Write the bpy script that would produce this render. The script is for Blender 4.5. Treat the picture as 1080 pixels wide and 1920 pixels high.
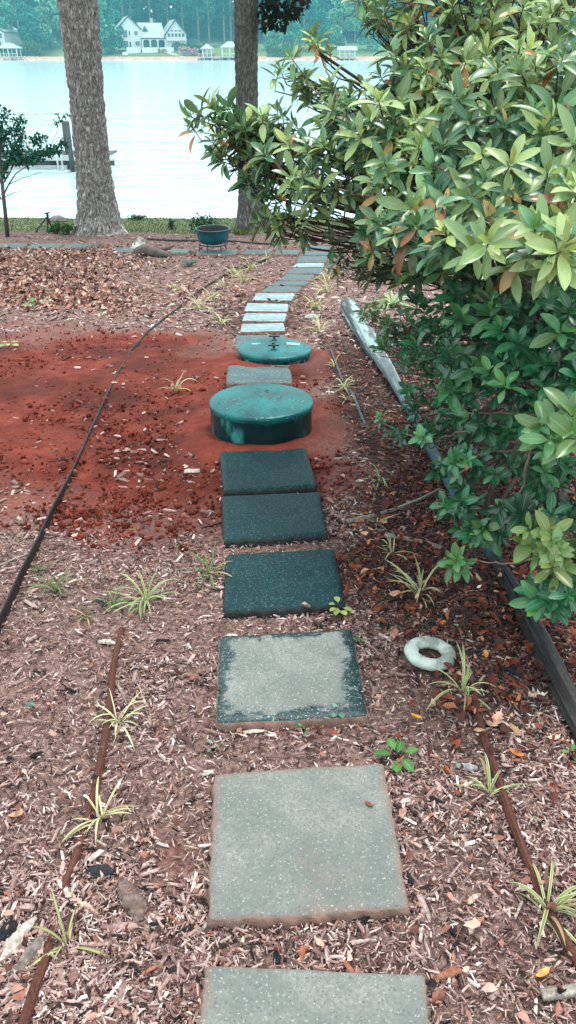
import bpy, bmesh, math, random
import numpy as np
from mathutils import Vector, Matrix

for o in list(bpy.data.objects):
    bpy.data.objects.remove(o, do_unlink=True)
random.seed(7); rng = np.random.default_rng(7)
SC = bpy.context.scene
C = SC.collection
PI = math.pi
R = math.radians

# ------------------------------------------------------------------ camera
CAMZ = 1.40; PITCH = R(31.1); FPX = 1450.0
cam_data = bpy.data.cameras.new('camera')
cam_data.sensor_fit = 'VERTICAL'; cam_data.sensor_height = 24.0
cam_data.lens = 24.0 * FPX / 1920.0
cam_data.clip_start = 0.05; cam_data.clip_end = 2000
cam = bpy.data.objects.new('camera', cam_data); C.objects.link(cam)
cam.location = (0, 0, CAMZ); cam.rotation_euler = (PI/2 - PITCH, 0, 0)
SC.camera = cam

# ------------------------------------------------------------------ sky (overcast), sun, exposure
SUN_EL, SUN_AZ = R(72), R(35)       # soft sun behind cloud, high and a little to the right
world = bpy.data.worlds.new('World'); SC.world = world; world.use_nodes = True
wn = world.node_tree; wn.nodes.clear()
def N(tree, kind, **kw):
    n = tree.nodes.new(kind)
    for k, v in kw.items(): setattr(n, k, v)
    return n
sky = N(wn, 'ShaderNodeTexSky', sky_type='NISHITA', sun_disc=False)
sky.sun_elevation = SUN_EL; sky.sun_rotation = SUN_AZ; sky.dust_density = 4.0; sky.air_density = 1.0
hs = N(wn, 'ShaderNodeHueSaturation'); hs.inputs['Saturation'].default_value = 0.25
mixc = N(wn, 'ShaderNodeMix', data_type='RGBA'); mixc.inputs[0].default_value = 0.85
mixc.inputs[7].default_value = (9.6, 10.6, 10.9, 1)       # even cloud layer
bg = N(wn, 'ShaderNodeBackground'); bg.inputs['Strength'].default_value = 0.12
wo = N(wn, 'ShaderNodeOutputWorld')
wn.links.new(sky.outputs[0], hs.inputs['Color']); wn.links.new(hs.outputs[0], mixc.inputs[6])
wn.links.new(mixc.outputs[2], bg.inputs['Color']); wn.links.new(bg.outputs[0], wo.inputs['Surface'])

sd = bpy.data.lights.new('sun', 'SUN'); sd.energy = 1.5; sd.angle = R(12); sd.color = (1.0, 0.96, 0.9)
sun = bpy.data.objects.new('sun', sd); C.objects.link(sun)
dirv = Vector((math.sin(SUN_AZ)*math.cos(SUN_EL), math.cos(SUN_AZ)*math.cos(SUN_EL), math.sin(SUN_EL)))
sun.rotation_euler = dirv.to_track_quat('Z', 'Y').to_euler(); sun.location = (0, -5, 20)

SC.view_settings.view_transform = 'Standard'; SC.view_settings.look = 'None'
SC.view_settings.exposure = 1.0; SC.view_settings.gamma = 1.0
SC.view_settings.use_curve_mapping = False
SC.cycles.use_denoising = True
SC.cycles.max_bounces = 6; SC.cycles.diffuse_bounces = 2; SC.cycles.glossy_bounces = 3
SC.cycles.transparent_max_bounces = 6; SC.cycles.volume_bounces = 1

# ------------------------------------------------------------------ terrain profile and placing
YD = [-8, 0, .78, 1.26, 1.83, 2.41, 2.8, 3.25, 4.6, 5.9, 7, 9, 13, 15.0, 15.4, 17, 18.5, 24]
HD = [1.2, 1.40, 1.445, 1.475, 1.53, 1.60, 1.635, 1.665, 1.78, 1.93, 2.05, 2.25, 2.60, 2.75, 2.80, 3.9, 4.6, 5.4]
WATER_Z = CAMZ - 4.2
def vn(x, y, s=0.0):
    xi = np.floor(x); yi = np.floor(y); fx = x - xi; fy = y - yi
    fx = fx*fx*(3-2*fx); fy = fy*fy*(3-2*fy)
    def h(a, b):
        v = np.sin(a*127.1 + b*311.7 + s*74.7) * 43758.5453
        return v - np.floor(v)
    return (h(xi, yi)*(1-fx)+h(xi+1, yi)*fx)*(1-fy) + (h(xi, yi+1)*(1-fx)+h(xi+1, yi+1)*fx)*fy
def fbm(x, y, s=0.0, o=4):
    a = 0.5; t = 0.0; f = 1.0
    for k in range(o):
        t = t + a*vn(x*f, y*f, s+k*3.1); a *= .5; f *= 2.03
    return t
def gz(x, y):
    x = np.asarray(x, float); y = np.asarray(y, float)
    return CAMZ - np.interp(y, YD, HD) + 0.03*(fbm(x*1.1+9, y*1.1, 5, 2)-.37)*np.clip((y-.5)/2, 0.3, 1)
cp, sp = math.cos(PITCH), math.sin(PITCH)
def raydir(u, v):
    a = (np.asarray(u, float)-540)/FPX; b = -(np.asarray(v, float)-960)/FPX
    return a, cp + b*sp, -sp + b*cp
def at(u, v, z):
    a, b, c = raydir(u, v)
    return Vector((float(a*z), float(b*z), CAMZ + float(c*z)))
def G(u, v, dz=0.0):
    a, b, c = raydir(u, v)
    lo = np.zeros_like(a)+.2; hi = 15.2/b
    for _ in range(40):
        m = (lo+hi)/2
        above = CAMZ + c*m > gz(a*m, b*m) + dz
        lo = np.where(above, m, lo); hi = np.where(above, hi, m)
    return a*lo, b*lo, gz(a*lo, b*lo) + dz
def GV(u, v, dz=0.0):
    x, y, z = G(u, v, dz); return Vector((float(x), float(y), float(z)))
def proj(x, y, z):
    dx, dy, dzz = x, y, z-CAMZ
    zz = dy*cp - dzz*sp; up = dy*sp + dzz*cp
    return 540 + FPX*dx/zz, 960 - FPX*up/zz, zz

def srgb(r, g, b, k=1.0):
    f = lambda c: ((c/255+0.055)/1.055)**2.4 if c/255 > 0.04045 else c/255/12.92
    return (f(r)*k, f(g)*k, f(b)*k)

# ------------------------------------------------------------------ materials
MATS = {}
def newmat(name):
    m = bpy.data.materials.new(name); m.use_nodes = True
    t = m.node_tree; b = t.nodes['Principled BSDF']; MATS[name] = m
    return m, t, b
def setin(b, **kw):
    for k, v in kw.items():
        b.inputs[k.replace('_', ' ')].default_value = v
def pmat(name, c1, c2=None, scale=8.0, rough=.8, bump=.0, bscale=40.0, metal=0.0, spec=.4, detail=6, stretch=(1, 1, 1), lo=.35, hi=.65, coat=0.0, c3=None, s3=3.0):
    m, t, b = newmat(name)
    setin(b, Roughness=rough, Metallic=metal); b.inputs['Specular IOR Level'].default_value = spec
    b.inputs['Coat Weight'].default_value = coat
    tc = N(t, 'ShaderNodeTexCoord'); mp = N(t, 'ShaderNodeMapping'); mp.inputs['Scale'].default_value = stretch
    t.links.new(tc.outputs['Object'], mp.inputs[0])
    if c2 is None: c2 = tuple(c*.75 for c in c1)
    nz = N(t, 'ShaderNodeTexNoise'); nz.inputs['Scale'].default_value = scale; nz.inputs['Detail'].default_value = detail
    nz.inputs['Roughness'].default_value = .65
    t.links.new(mp.outputs[0], nz.inputs['Vector'])
    rp = N(t, 'ShaderNodeValToRGB'); rp.color_ramp.elements[0].position = lo; rp.color_ramp.elements[1].position = hi
    rp.color_ramp.elements[0].color = (*c1, 1); rp.color_ramp.elements[1].color = (*c2, 1)
    t.links.new(nz.outputs['Fac'], rp.inputs[0]); out = rp.outputs[0]
    if c3 is not None:
        n3 = N(t, 'ShaderNodeTexNoise'); n3.inputs['Scale'].default_value = s3; n3.inputs['Detail'].default_value = 4
        t.links.new(mp.outputs[0], n3.inputs['Vector'])
        r3 = N(t, 'ShaderNodeValToRGB'); r3.color_ramp.elements[0].position = .5; r3.color_ramp.elements[1].position = .62
        t.links.new(n3.outputs['Fac'], r3.inputs[0])
        mx = N(t, 'ShaderNodeMix', data_type='RGBA'); t.links.new(r3.outputs[0], mx.inputs[0])
        t.links.new(out, mx.inputs[6]); mx.inputs[7].default_value = (*c3, 1); out = mx.outputs[2]
    t.links.new(out, b.inputs['Base Color'])
    if bump:
        n2 = N(t, 'ShaderNodeTexNoise'); n2.inputs['Scale'].default_value = bscale; n2.inputs['Detail'].default_value = 8
        t.links.new(mp.outputs[0], n2.inputs['Vector'])
        bp = N(t, 'ShaderNodeBump'); bp.inputs['Strength'].default_value = bump; bp.inputs['Distance'].default_value = .01
        t.links.new(n2.outputs['Fac'], bp.inputs['Height']); t.links.new(bp.outputs[0], b.inputs['Normal'])
    return m
def vmat(name, rough=.8, spec=.3, fine=0.0, fscale=120, mid=False, trans=0.0, bump=0.0, bscale=60):
    """colour comes from the 'col' attribute of the mesh"""
    m, t, b = newmat(name)
    setin(b, Roughness=rough); b.inputs['Specular IOR Level'].default_value = spec
    at_ = N(t, 'ShaderNodeAttribute'); at_.attribute_name = 'col'
    out = at_.outputs['Color']
    if fine:
        tc = N(t, 'ShaderNodeTexCoord'); nz = N(t, 'ShaderNodeTexNoise'); nz.inputs['Scale'].default_value = fscale; nz.inputs['Detail'].default_value = 5
        t.links.new(tc.outputs['Object'], nz.inputs['Vector'])
        mr = N(t, 'ShaderNodeMapRange'); mr.inputs[1].default_value = .3; mr.inputs[2].default_value = .7
        mr.inputs[3].default_value = 1-fine; mr.inputs[4].default_value = 1+fine
        t.links.new(nz.outputs['Fac'], mr.inputs[0])
        mx = N(t, 'ShaderNodeVectorMath', operation='SCALE'); t.links.new(out, mx.inputs[0]); t.links.new(mr.outputs[0], mx.inputs['Scale'])
        out = mx.outputs[0]
    if mid:
        am = N(t, 'ShaderNodeAttribute'); am.attribute_name = 'mid'
        r = N(t, 'ShaderNodeMapRange'); r.inputs[1].default_value = .88; r.inputs[2].default_value = .98
        t.links.new(am.outputs['Fac'], r.inputs[0])
        mu = N(t, 'ShaderNodeMath', operation='MULTIPLY'); t.links.new(r.outputs[0], mu.inputs[0]); mu.inputs[1].default_value = .32
        mx = N(t, 'ShaderNodeMix', data_type='RGBA'); t.links.new(mu.outputs[0], mx.inputs[0]); t.links.new(out, mx.inputs[6])
        mx.inputs[7].default_value = (.34, .42, .2, 1); out = mx.outputs[2]
        # paler leaf undersides
        ge = N(t, 'ShaderNodeNewGeometry'); m2 = N(t, 'ShaderNodeMath', operation='MULTIPLY'); m2.inputs[1].default_value = .45
        t.links.new(ge.outputs['Backfacing'], m2.inputs[0])
        mb = N(t, 'ShaderNodeMix', data_type='RGBA'); t.links.new(m2.outputs[0], mb.inputs[0]); t.links.new(out, mb.inputs[6])
        mb.inputs[7].default_value = (.2, .3, .16, 1); out = mb.outputs[2]
    t.links.new(out, b.inputs['Base Color'])
    if bump:
        tb_ = N(t, 'ShaderNodeTexCoord'); nb_ = N(t, 'ShaderNodeTexNoise'); nb_.inputs['Scale'].default_value = bscale; nb_.inputs['Detail'].default_value = 8; nb_.inputs['Roughness'].default_value = .7
        t.links.new(tb_.outputs['Object'], nb_.inputs['Vector']); bb_ = N(t, 'ShaderNodeBump'); bb_.inputs['Strength'].default_value = bump; bb_.inputs['Distance'].default_value = .02
        t.links.new(nb_.outputs[0], bb_.inputs['Height']); t.links.new(bb_.outputs[0], b.inputs['Normal'])
    if trans:
        tr = N(t, 'ShaderNodeBsdfTranslucent'); t.links.new(out, tr.inputs['Color'])
        ms = N(t, 'ShaderNodeMixShader'); ms.inputs[0].default_value = trans
        t.links.new(b.outputs[0], ms.inputs[1]); t.links.new(tr.outputs[0], ms.inputs[2])
        t.links.new(ms.outputs[0], t.nodes['Material Output'].inputs['Surface'])
    return m

# ------------------------------------------------------------------ object helpers
def tag(o, label=None, cat=None, group=None, kind=None):
    if label: o['label'] = label
    if cat: o['category'] = cat
    if group: o['group'] = group
    if kind: o['kind'] = kind
    return o
def empty(name, loc=(0, 0, 0), label=None, cat=None, group=None, rz=0.0):
    o = bpy.data.objects.new(name, None); C.objects.link(o); o.location = loc; o.rotation_euler = (0, 0, rz)
    o.empty_display_size = .05
    return tag(o, label, cat, group)
def link_mesh(name, me, parent=None, loc=None):
    o = bpy.data.objects.new(name, me); C.objects.link(o)
    if parent is not None: o.parent = parent
    if loc is not None: o.location = loc
    return o
def np_mesh(name, V, F, mats, col=None, mid=None, smooth=False, fmat=None):
    """V (n,3), F list of equal-sized faces (m,k)"""
    V = np.asarray(V, np.float32); F = np.asarray(F, np.int32); k = F.shape[1]
    me = bpy.data.meshes.new(name)
    me.vertices.add(len(V)); me.vertices.foreach_set('co', V.ravel())
    me.loops.add(F.size); me.loops.foreach_set('vertex_index', F.ravel())
    me.polygons.add(len(F)); me.polygons.foreach_set('loop_start', np.arange(0, F.size, k, dtype=np.int32))
    if smooth: me.polygons.foreach_set('use_smooth', np.ones(len(F), bool))
    for m in (mats if isinstance(mats, (list, tuple)) else [mats]): me.materials.append(m)
    if fmat is not None: me.polygons.foreach_set('material_index', np.asarray(fmat, np.int32))
    if col is not None:
        a = me.attributes.new('col', 'FLOAT_COLOR', 'POINT')
        cc = np.ones((len(V), 4), np.float32); cc[:, :3] = col; a.data.foreach_set('color', cc.ravel())
    if mid is not None:
        a = me.attributes.new('mid', 'FLOAT', 'POINT'); a.data.foreach_set('value', np.asarray(mid, np.float32))
    me.update(); me.validate()
    return me
def swarm(name, T, F, pos, ax, ay, az, scl, col, mat, mid=None, smooth=False):
    """copies of template T (k,3) with per-copy axes and scale (n,3) merged into one mesh; col (n,3)"""
    n = len(pos); k = T.shape[-2]
    L = T[None] * scl[:, None, :] if T.ndim == 2 else T*scl[:, None, :]
    W = L[..., 0:1]*ax[:, None] + L[..., 1:2]*ay[:, None] + L[..., 2:3]*az[:, None] + pos[:, None]
    FF = (np.asarray(F)[None] + (np.arange(n)*k)[:, None, None]).reshape(-1, len(F[0]))
    cc = np.repeat(col, k, axis=0) if col.ndim == 2 else col.reshape(-1, 3)
    mm = np.tile(mid, n) if mid is not None else None
    return np_mesh(name, W.reshape(-1, 3), FF, mat, cc, mm, smooth)
def frames(d, up):
    """axes with y = d, z close to up"""
    d = d/np.linalg.norm(d, axis=1, keepdims=True)
    x = np.cross(d, up); x /= (np.linalg.norm(x, axis=1, keepdims=True)+1e-9)
    z = np.cross(x, d)
    return x, d, z

class MB:
    def __init__(s): s.v = []; s.f = []; s.m = []; s.c = []
    def add(s, vs, fs, mi=0, col=(1, 1, 1)):
        o = len(s.v); s.v += [tuple(p) for p in vs]
        s.f += [tuple(i+o for i in f) for f in fs]; s.m += [mi]*len(fs)
        s.c += [col]*len(vs) if len(col) == 3 and not hasattr(col[0], '__len__') else list(col)
        return s
    def box(s, c, size, rz=0.0, mi=0, rot=None):
        hx, hy, hz = size[0]/2, size[1]/2, size[2]/2
        M_ = rot if rot is not None else Matrix.Rotation(rz, 3, 'Z')
        vs = [Vector(c) + M_ @ Vector((x*hx, y*hy, z*hz)) for z in (-1, 1) for y in (-1, 1) for x in (-1, 1)]
        return s.add(vs, [(0, 2, 3, 1), (4, 5, 7, 6), (0, 1, 5, 4), (2, 6, 7, 3), (0, 4, 6, 2), (1, 3, 7, 5)], mi)
    def bar(s, a, b, w, h=None, mi=0):
        a = Vector(a); b = Vector(b); d = b-a; q = d.to_track_quat('X', 'Z').to_matrix()
        return s.box((a+b)/2, (d.length, w, h or w), mi=mi, rot=q)
    def tube(s, pts, rad, n=8, mi=0, cap=True, jitter=0.0, flat=1.0):
        pts = [Vector(p) for p in pts]; k = len(pts)
        if not hasattr(rad, '__len__'): rad = [rad]*k
        vs = []; u = None
        for i, p in enumerate(pts):
            d = (pts[min(i+1, k-1)] - pts[max(i-1, 0)]).normalized()
            if u is None: u = d.orthogonal().normalized()
            u = (u - d*u.dot(d)).normalized(); w = d.cross(u)
            for j in range(n):
                a = 2*PI*j/n; r = rad[i]*(1+random.uniform(-jitter, jitter))
                vs.append(p + u*(math.cos(a)*r) + w*(math.sin(a)*r*flat))
        fs = [(i*n+j, i*n+(j+1) % n, (i+1)*n+(j+1) % n, (i+1)*n+j) for i in range(k-1) for j in range(n)]
        if cap: fs += [tuple(range(n-1, -1, -1)), tuple((k-1)*n+j for j in range(n))]
        return s.add(vs, fs, mi)
    def lathe(s, prof, n=48, mi=0, c=(0, 0, 0), capb=False, capt=False, sx=1.0):
        vs = [(c[0]+r*math.cos(2*PI*j/n)*sx, c[1]+r*math.sin(2*PI*j/n), c[2]+z) for r, z in prof for j in range(n)]
        k = len(prof)
        fs = [(i*n+j, i*n+(j+1) % n, (i+1)*n+(j+1) % n, (i+1)*n+j) for i in range(k-1) for j in range(n)]
        if capb: fs.append(tuple(range(n-1, -1, -1)))
        if capt: fs.append(tuple((k-1)*n+j for j in range(n)))
        return s.add(vs, fs, mi)
    def build(s, name, mats, parent=None, loc=None, smooth=False, bevel=0.0, vcol=False):
        me = bpy.data.meshes.new(name); me.from_pydata(s.v, [], s.f)
        for m in (mats if isinstance(mats, (list, tuple)) else [mats]): me.materials.append(m)
        me.polygons.foreach_set('material_index', np.asarray(s.m, np.int32))
        if smooth: me.polygons.foreach_set('use_smooth', np.ones(len(s.f), bool))
        if vcol:
            a = me.attributes.new('col', 'FLOAT_COLOR', 'POINT'); cc = np.ones((len(s.v), 4), np.float32); cc[:, :3] = np.array(s.c)
            a.data.foreach_set('color', cc.ravel())
        me.update()
        o = link_mesh(name, me, parent, loc)
        if bevel:
            b = o.modifiers.new('bevel', 'BEVEL'); b.width = bevel; b.segments = 2; b.limit_method = 'ANGLE'
        return o

# generic materials
M_chip = vmat('wood_chip', rough=.85, spec=.2, fine=.35, fscale=160)
M_wetchip = vmat('damp_chip', rough=.55, spec=.4, fine=.35, fscale=160)
M_leaf = vmat('evergreen_leaf', rough=.33, spec=.5, mid=True, trans=.12, fine=.12, fscale=60)
M_grass = vmat('blade', rough=.55, spec=.3, trans=.15)
M_dead = vmat('dry_leaf', rough=.75, spec=.25, fine=.25, fscale=90)
M_far = vmat('far_foliage', rough=.8, spec=.1, trans=.2)
M_twig = pmat('twig_bark', srgb(105, 88, 78, .6), srgb(62, 50, 46, .6), 40, .9, .4, 90)
M_black = pmat('black_plastic', (.012, .012, .013), (.03, .03, .03), 20, .5)
M_rust = pmat('rusty_rod', srgb(120, 70, 52, .75), srgb(82, 42, 32, .7), 45, .8, .4, 120)

# ================================================================== SETTING
# ---- paver outlines first (the ground cover keeps clear of them): corners TL TR BR BL, surface kind, label
PAVERS = [
 ([(388,1808),(798,1825),(812,1990),(362,1990)], 'grey', 'grey concrete paver nearest the camera, cut off by the picture edge'),
 ([(403,1450),(718,1428),(768,1700),(390,1725)], 'grey', 'large pale grey paver with clay-stained rim and a curled brown leaf'),
 ([(414,1192),(660,1177),(690,1340),(405,1355)], 'edge', 'grey paver with a dark wet teal border, level with the white ring'),
 ([(425,1038),(625,1027),(648,1133),(420,1145)], 'wet', 'dark wet teal paver nearest the dry grey pavers'),
 ([(417,929),(598,921),(613,1000),(420,1013)], 'wet', 'dark wet teal paver, middle one of the three dark pavers'),
 ([(413,846),(573,838),(594,910),(420,921)], 'wet', 'dark wet teal paver touching the base of the tall septic lid'),
 ([(428,684),(543,683),(547,716),(425,717)], 'blue', 'blue-grey paver with dark creases lying between the two septic lids'),
 ([(443,628),(536,627),(538,652),(441,652)], 'blue', 'blue-grey paver half covered by the flat septic lid'),
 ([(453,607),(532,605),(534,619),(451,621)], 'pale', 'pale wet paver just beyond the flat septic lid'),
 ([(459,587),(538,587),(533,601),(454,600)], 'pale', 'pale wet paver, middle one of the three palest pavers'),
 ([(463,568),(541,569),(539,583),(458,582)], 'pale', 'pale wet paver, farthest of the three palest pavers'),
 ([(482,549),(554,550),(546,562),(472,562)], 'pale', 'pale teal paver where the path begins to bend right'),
 ([(503,536),(566,537),(557,547),(489,547)], 'blue', 'greyish teal paver, first after the bend beyond the pale pavers'),
 ([(518,527),(580,527),(570,534.5),(507,534.5)], 'blue', 'narrow dark teal paver, second after the bend of the path'),
 ([(535,514),(590,515),(583,525),(522,525)], 'blue', 'blue-grey paver, third after the bend of the path'),
 ([(547,502),(607,502),(602,512),(536,512)], 'blue', 'blue-grey paver, fourth after the bend of the path'),
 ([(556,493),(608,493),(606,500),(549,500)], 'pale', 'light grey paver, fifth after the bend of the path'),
 ([(560,480),(615,480),(612,491),(556,491)], 'blue', 'grey paver next to the junction with the cross path'),
 ([(572,470),(617,471),(615,478),(570,478)], 'blue', 'grey paver at the junction of both paths'),
 ([(573,461),(618,461),(617,468),(571,468)], 'blue', 'farthest grey paver of the path, under the leaf spray'),
 ([(-20,456),(56,456),(44,464),(-30,464)], 'blue', 'flat grey flagstone at the left picture edge beside the sapling'),
 ([(60,457),(120,456),(111,464),(50,464)], 'blue', 'flat grey flagstone left of the big left tree'),
 ([(124,457),(187,455),(175,463),(113,465)], 'blue', 'flat grey flagstone at the foot of the big left tree'),
 ([(217,464),(256,464),(251,472),(213,472)], 'blue', 'grey flagstone just left of the white garden ornament'),
 ([(322,466),(357,466),(352,474),(318,474)], 'blue', 'grey flagstone between the grey log and the blue pot'),
 ([(375,467),(447,467),(440,476),(366,476)], 'blue', 'grey flagstone behind the legs of the pot stand'),
 ([(461,468),(511,468),(505,475),(456,475)], 'blue', 'grey flagstone right of the blue pot on the cross path'),
 ([(518,469),(563,468),(558,476),(513,476)], 'blue', 'grey flagstone joining the cross path to the stepping stones'),
]
PAV_W = []
for q, kind, lab in PAVERS:
    PAV_W.append([GV(u, v, .034) for u, v in q])
def inside_pavers(x, y, grow=0.0):
    ins = np.zeros(len(x), bool)
    for q in PAV_W:
        c = sum((p for p in q), Vector())/4
        k = np.ones(len(x), bool)
        for i in range(4):
            a, b = q[i], q[(i+1) % 4]
            ex, ey = b.x-a.x, b.y-a.y; L = math.hypot(ex, ey)
            s = (ex*(y-a.y)-ey*(x-a.x))/L
            sc = (ex*(c.y-a.y)-ey*(c.x-a.x))/L
            k &= (s*np.sign(sc) > -grow)
        ins |= k
    return ins
LID1 = Vector((-.134, 3.617, -.125)); LID2 = Vector((-.089, 5.01, -.337))
RING = GV(805, 1236)

def clay_mask(x, y):
    n = fbm(x*1.6+3, y*1.6+7, 2, 4)-.47
    n2 = fbm(x*6+3, y*6+7, 8, 3)-.43
    lo = 2.42 + .06*np.sin(x*3) + n*.5 + n2*.25
    hi = np.where(x < -1.0, 6.35, 6.35 - np.clip((x+1.0)*.55, 0, .6)) + n*1.6 + n2*.7
    rgt = .36 + n*.35 + n2*.2 + np.where(y < 3.0, (y-3.0)*.3, 0)
    a = np.clip((y-lo+.1)/.65, 0, 1)*np.clip((hi-y)/.9, 0, 1)*np.clip((rgt-x)/.3, 0, 1)
    # bare reddish spot by the second paver
    s = GV(315, 1615); d = np.hypot((x-s.x)/.05, (y-s.y)/.09)
    a = np.maximum(a, .4*np.clip(1.3-d+n2*1.5, 0, 1))
    return np.clip(a, 0, 1)
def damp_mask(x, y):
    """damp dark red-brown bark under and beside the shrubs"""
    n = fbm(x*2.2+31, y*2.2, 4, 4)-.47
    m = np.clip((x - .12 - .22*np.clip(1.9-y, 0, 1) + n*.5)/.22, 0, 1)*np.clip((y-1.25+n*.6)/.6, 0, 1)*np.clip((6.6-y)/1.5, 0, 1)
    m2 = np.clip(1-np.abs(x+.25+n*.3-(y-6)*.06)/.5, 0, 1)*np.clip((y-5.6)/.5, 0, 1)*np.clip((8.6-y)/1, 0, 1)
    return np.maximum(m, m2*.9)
def lawn_edge(x): return 13.15 + .25*np.sin(x*1.3) + .35*(fbm(x*2.0, x*0+4, 3, 3)-.45)

def axis(segs):
    out = [segs[0][0]]
    for a, b, st in segs:
        n = max(1, int(round((b-a)/st))); out += list(np.linspace(a, b, n+1)[1:])
    return np.array(out)
gx = axis([(-60, -12, 4), (-12, -5, .4), (-5, -2.2, .1), (-2.2, 2.0, .028), (2.0, 5, .1), (5, 12, .4), (12, 60, 4)])
gy = axis([(-8, 0, .5), (0, .5, .1), (.5, 5.6, .028), (5.6, 9, .05), (9, 15.6, .11), (15.6, 24, .4)])
X, Y = np.meshgrid(gx, gy); cl = clay_mask(X, Y)
Z = gz(X, Y) + .006*(fbm(X*14, Y*14, 11, 3)-.45)
Z += cl*(.055*(fbm(X*2.6, Y*3.6, 21, 4)-.47) + .016*(fbm(X*18, Y*18, 22, 3)-.43))
# soil heaped a little around the two risers, trodden hollow by the dark pavers
for L, rr in ((LID1, .27), (LID2, .25)):
    d = np.hypot(X-L.x, Y-L.y); Z += .03*np.exp(-((d-rr-.06)/.1)**2)*(.4+1.2*fbm(X*5, Y*5, 31, 2))
nx, ny = len(gx), len(gy)
idx = np.arange(nx*ny).reshape(ny, nx)
F = np.stack([idx[:-1, :-1], idx[:-1, 1:], idx[1:, 1:], idx[1:, :-1]], -1).reshape(-1, 4)
V = np.stack([X, Y, Z], -1).reshape(-1, 3)
lawn = np.clip((Y-lawn_edge(X))/.15, 0, 1)
mask = np.stack([cl, lawn, damp_mask(X, Y)], -1).reshape(-1, 3)
m, t, b = newmat('garden_soil')
setin(b, Roughness=.95); b.inputs['Specular IOR Level'].default_value = .15
a = N(t, 'ShaderNodeAttribute'); a.attribute_name = 'col'
sep = N(t, 'ShaderNodeSeparateColor'); t.links.new(a.outputs['Color'], sep.inputs[0])
tc = N(t, 'ShaderNodeTexCoord')
def ramp(scale, stops, detail=8, rough=.7, kind='ShaderNodeTexNoise'):
    n = N(t, kind); n.inputs['Scale'].default_value = scale
    if kind == 'ShaderNodeTexNoise':
        n.inputs['Detail'].default_value = detail; n.inputs['Roughness'].default_value = rough
    t.links.new(tc.outputs['Object'], n.inputs['Vector'])
    r = N(t, 'ShaderNodeValToRGB')
    while len(r.color_ramp.elements) < len(stops): r.color_ramp.elements.new(.5)
    for e, (p, c) in zip(r.color_ramp.elements, stops): e.position = p; e.color = (*c, 1)
    t.links.new(n.outputs[0], r.inputs[0]); return r.outputs[0], n
mulch_c, n1 = ramp(55, [(.3, srgb(86, 63, 59, .55)), (.45, srgb(132, 104, 98, .6)), (.6, srgb(166, 137, 129, .64)), (.74, srgb(194, 169, 161, .68))])
clay_c, n2 = ramp(7, [(.3, srgb(104, 45, 37, .5)), (.48, srgb(136, 61, 48, .52)), (.62, srgb(156, 78, 62, .54)), (.78, srgb(178, 114, 97, .58))], detail=12, rough=.75)
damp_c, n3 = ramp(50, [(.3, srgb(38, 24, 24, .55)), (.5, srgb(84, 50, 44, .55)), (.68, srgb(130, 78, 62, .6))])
lawn_c, n4 = ramp(3, [(.35, srgb(104, 126, 84, .5)), (.6, srgb(136, 148, 104, .55))])
def mix(fac, c1, c2):
    mx = N(t, 'ShaderNodeMix', data_type='RGBA'); t.links.new(fac, mx.inputs[0]); t.links.new(c1, mx.inputs[6]); t.links.new(c2, mx.inputs[7]); return mx.outputs[2]
n5 = N(t, 'ShaderNodeTexNoise'); n5.inputs['Scale'].default_value = 1.6; n5.inputs['Detail'].default_value = 7; n5.inputs['Roughness'].default_value = .6
t.links.new(tc.outputs['Object'], n5.inputs['Vector']); r5 = N(t, 'ShaderNodeMapRange'); r5.inputs[1].default_value = .46; r5.inputs[2].default_value = .66; t.links.new(n5.outputs[0], r5.inputs[0])
k5 = N(t, 'ShaderNodeRGB'); k5.outputs[0].default_value = (*srgb(84, 48, 43, .45), 1); q5 = N(t, 'ShaderNodeMath', operation='MULTIPLY'); q5.inputs[1].default_value = .85; t.links.new(r5.outputs[0], q5.inputs[0])
clay_c = mix(q5.outputs[0], clay_c, k5.outputs[0])
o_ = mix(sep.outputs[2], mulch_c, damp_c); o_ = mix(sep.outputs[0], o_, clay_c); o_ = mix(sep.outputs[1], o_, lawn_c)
t.links.new(o_, b.inputs['Base Color'])
nb = N(t, 'ShaderNodeTexNoise'); nb.inputs['Scale'].default_value = 70; nb.inputs['Detail'].default_value = 10; nb.inputs['Roughness'].default_value = .7
t.links.new(tc.outputs['Object'], nb.inputs['Vector'])
bp = N(t, 'ShaderNodeBump'); bp.inputs['Strength'].default_value = .7; bp.inputs['Distance'].default_value = .012
t.links.new(nb.outputs[0], bp.inputs['Height']); t.links.new(bp.outputs[0], b.inputs['Normal'])
tag(link_mesh('ground', np_mesh('ground', V, F, m, mask, smooth=True)), 'garden ground of bare red clay and bark mulch sloping to the lake', kind='structure')

# ---- lake
m, t, b = newmat('lake_water')
setin(b, Roughness=.12, IOR=1.333); b.inputs['Base Color'].default_value = (.41, .57, .60, 1)
b.inputs['Specular IOR Level'].default_value = .5
tc = N(t, 'ShaderNodeTexCoord')
def wv(scale, st, amt, prev=None, det=3):
    mp = N(t, 'ShaderNodeMapping'); mp.inputs['Scale'].default_value = st; t.links.new(tc.outputs['Object'], mp.inputs[0])
    n = N(t, 'ShaderNodeTexNoise'); n.inputs['Scale'].default_value = scale; n.inputs['Detail'].default_value = det
    t.links.new(mp.outputs[0], n.inputs['Vector'])
    bp = N(t, 'ShaderNodeBump'); bp.inputs['Strength'].default_value = 1.0; bp.inputs['Distance'].default_value = amt
    t.links.new(n.outputs[0], bp.inputs['Height'])
    if prev is not None: t.links.new(prev, bp.inputs['Normal'])
    return bp.outputs[0]
nn = wv(.2, (.35, 1.6, 1), .12); nn = wv(.9, (.5, 1.6, 1), .07, nn); nn = wv(3.0, (.6, 1.4, 1), .04, nn)
t.links.new(nn, b.inputs['Normal'])
lx = np.linspace(-420, 420, 9); ly = np.array([15.6, 40, 80, 160, 302.5])
LX, LY = np.meshgrid(lx, ly); LZ = LX*0 + WATER_Z
ii = np.arange(LX.size).reshape(LX.shape)
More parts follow.
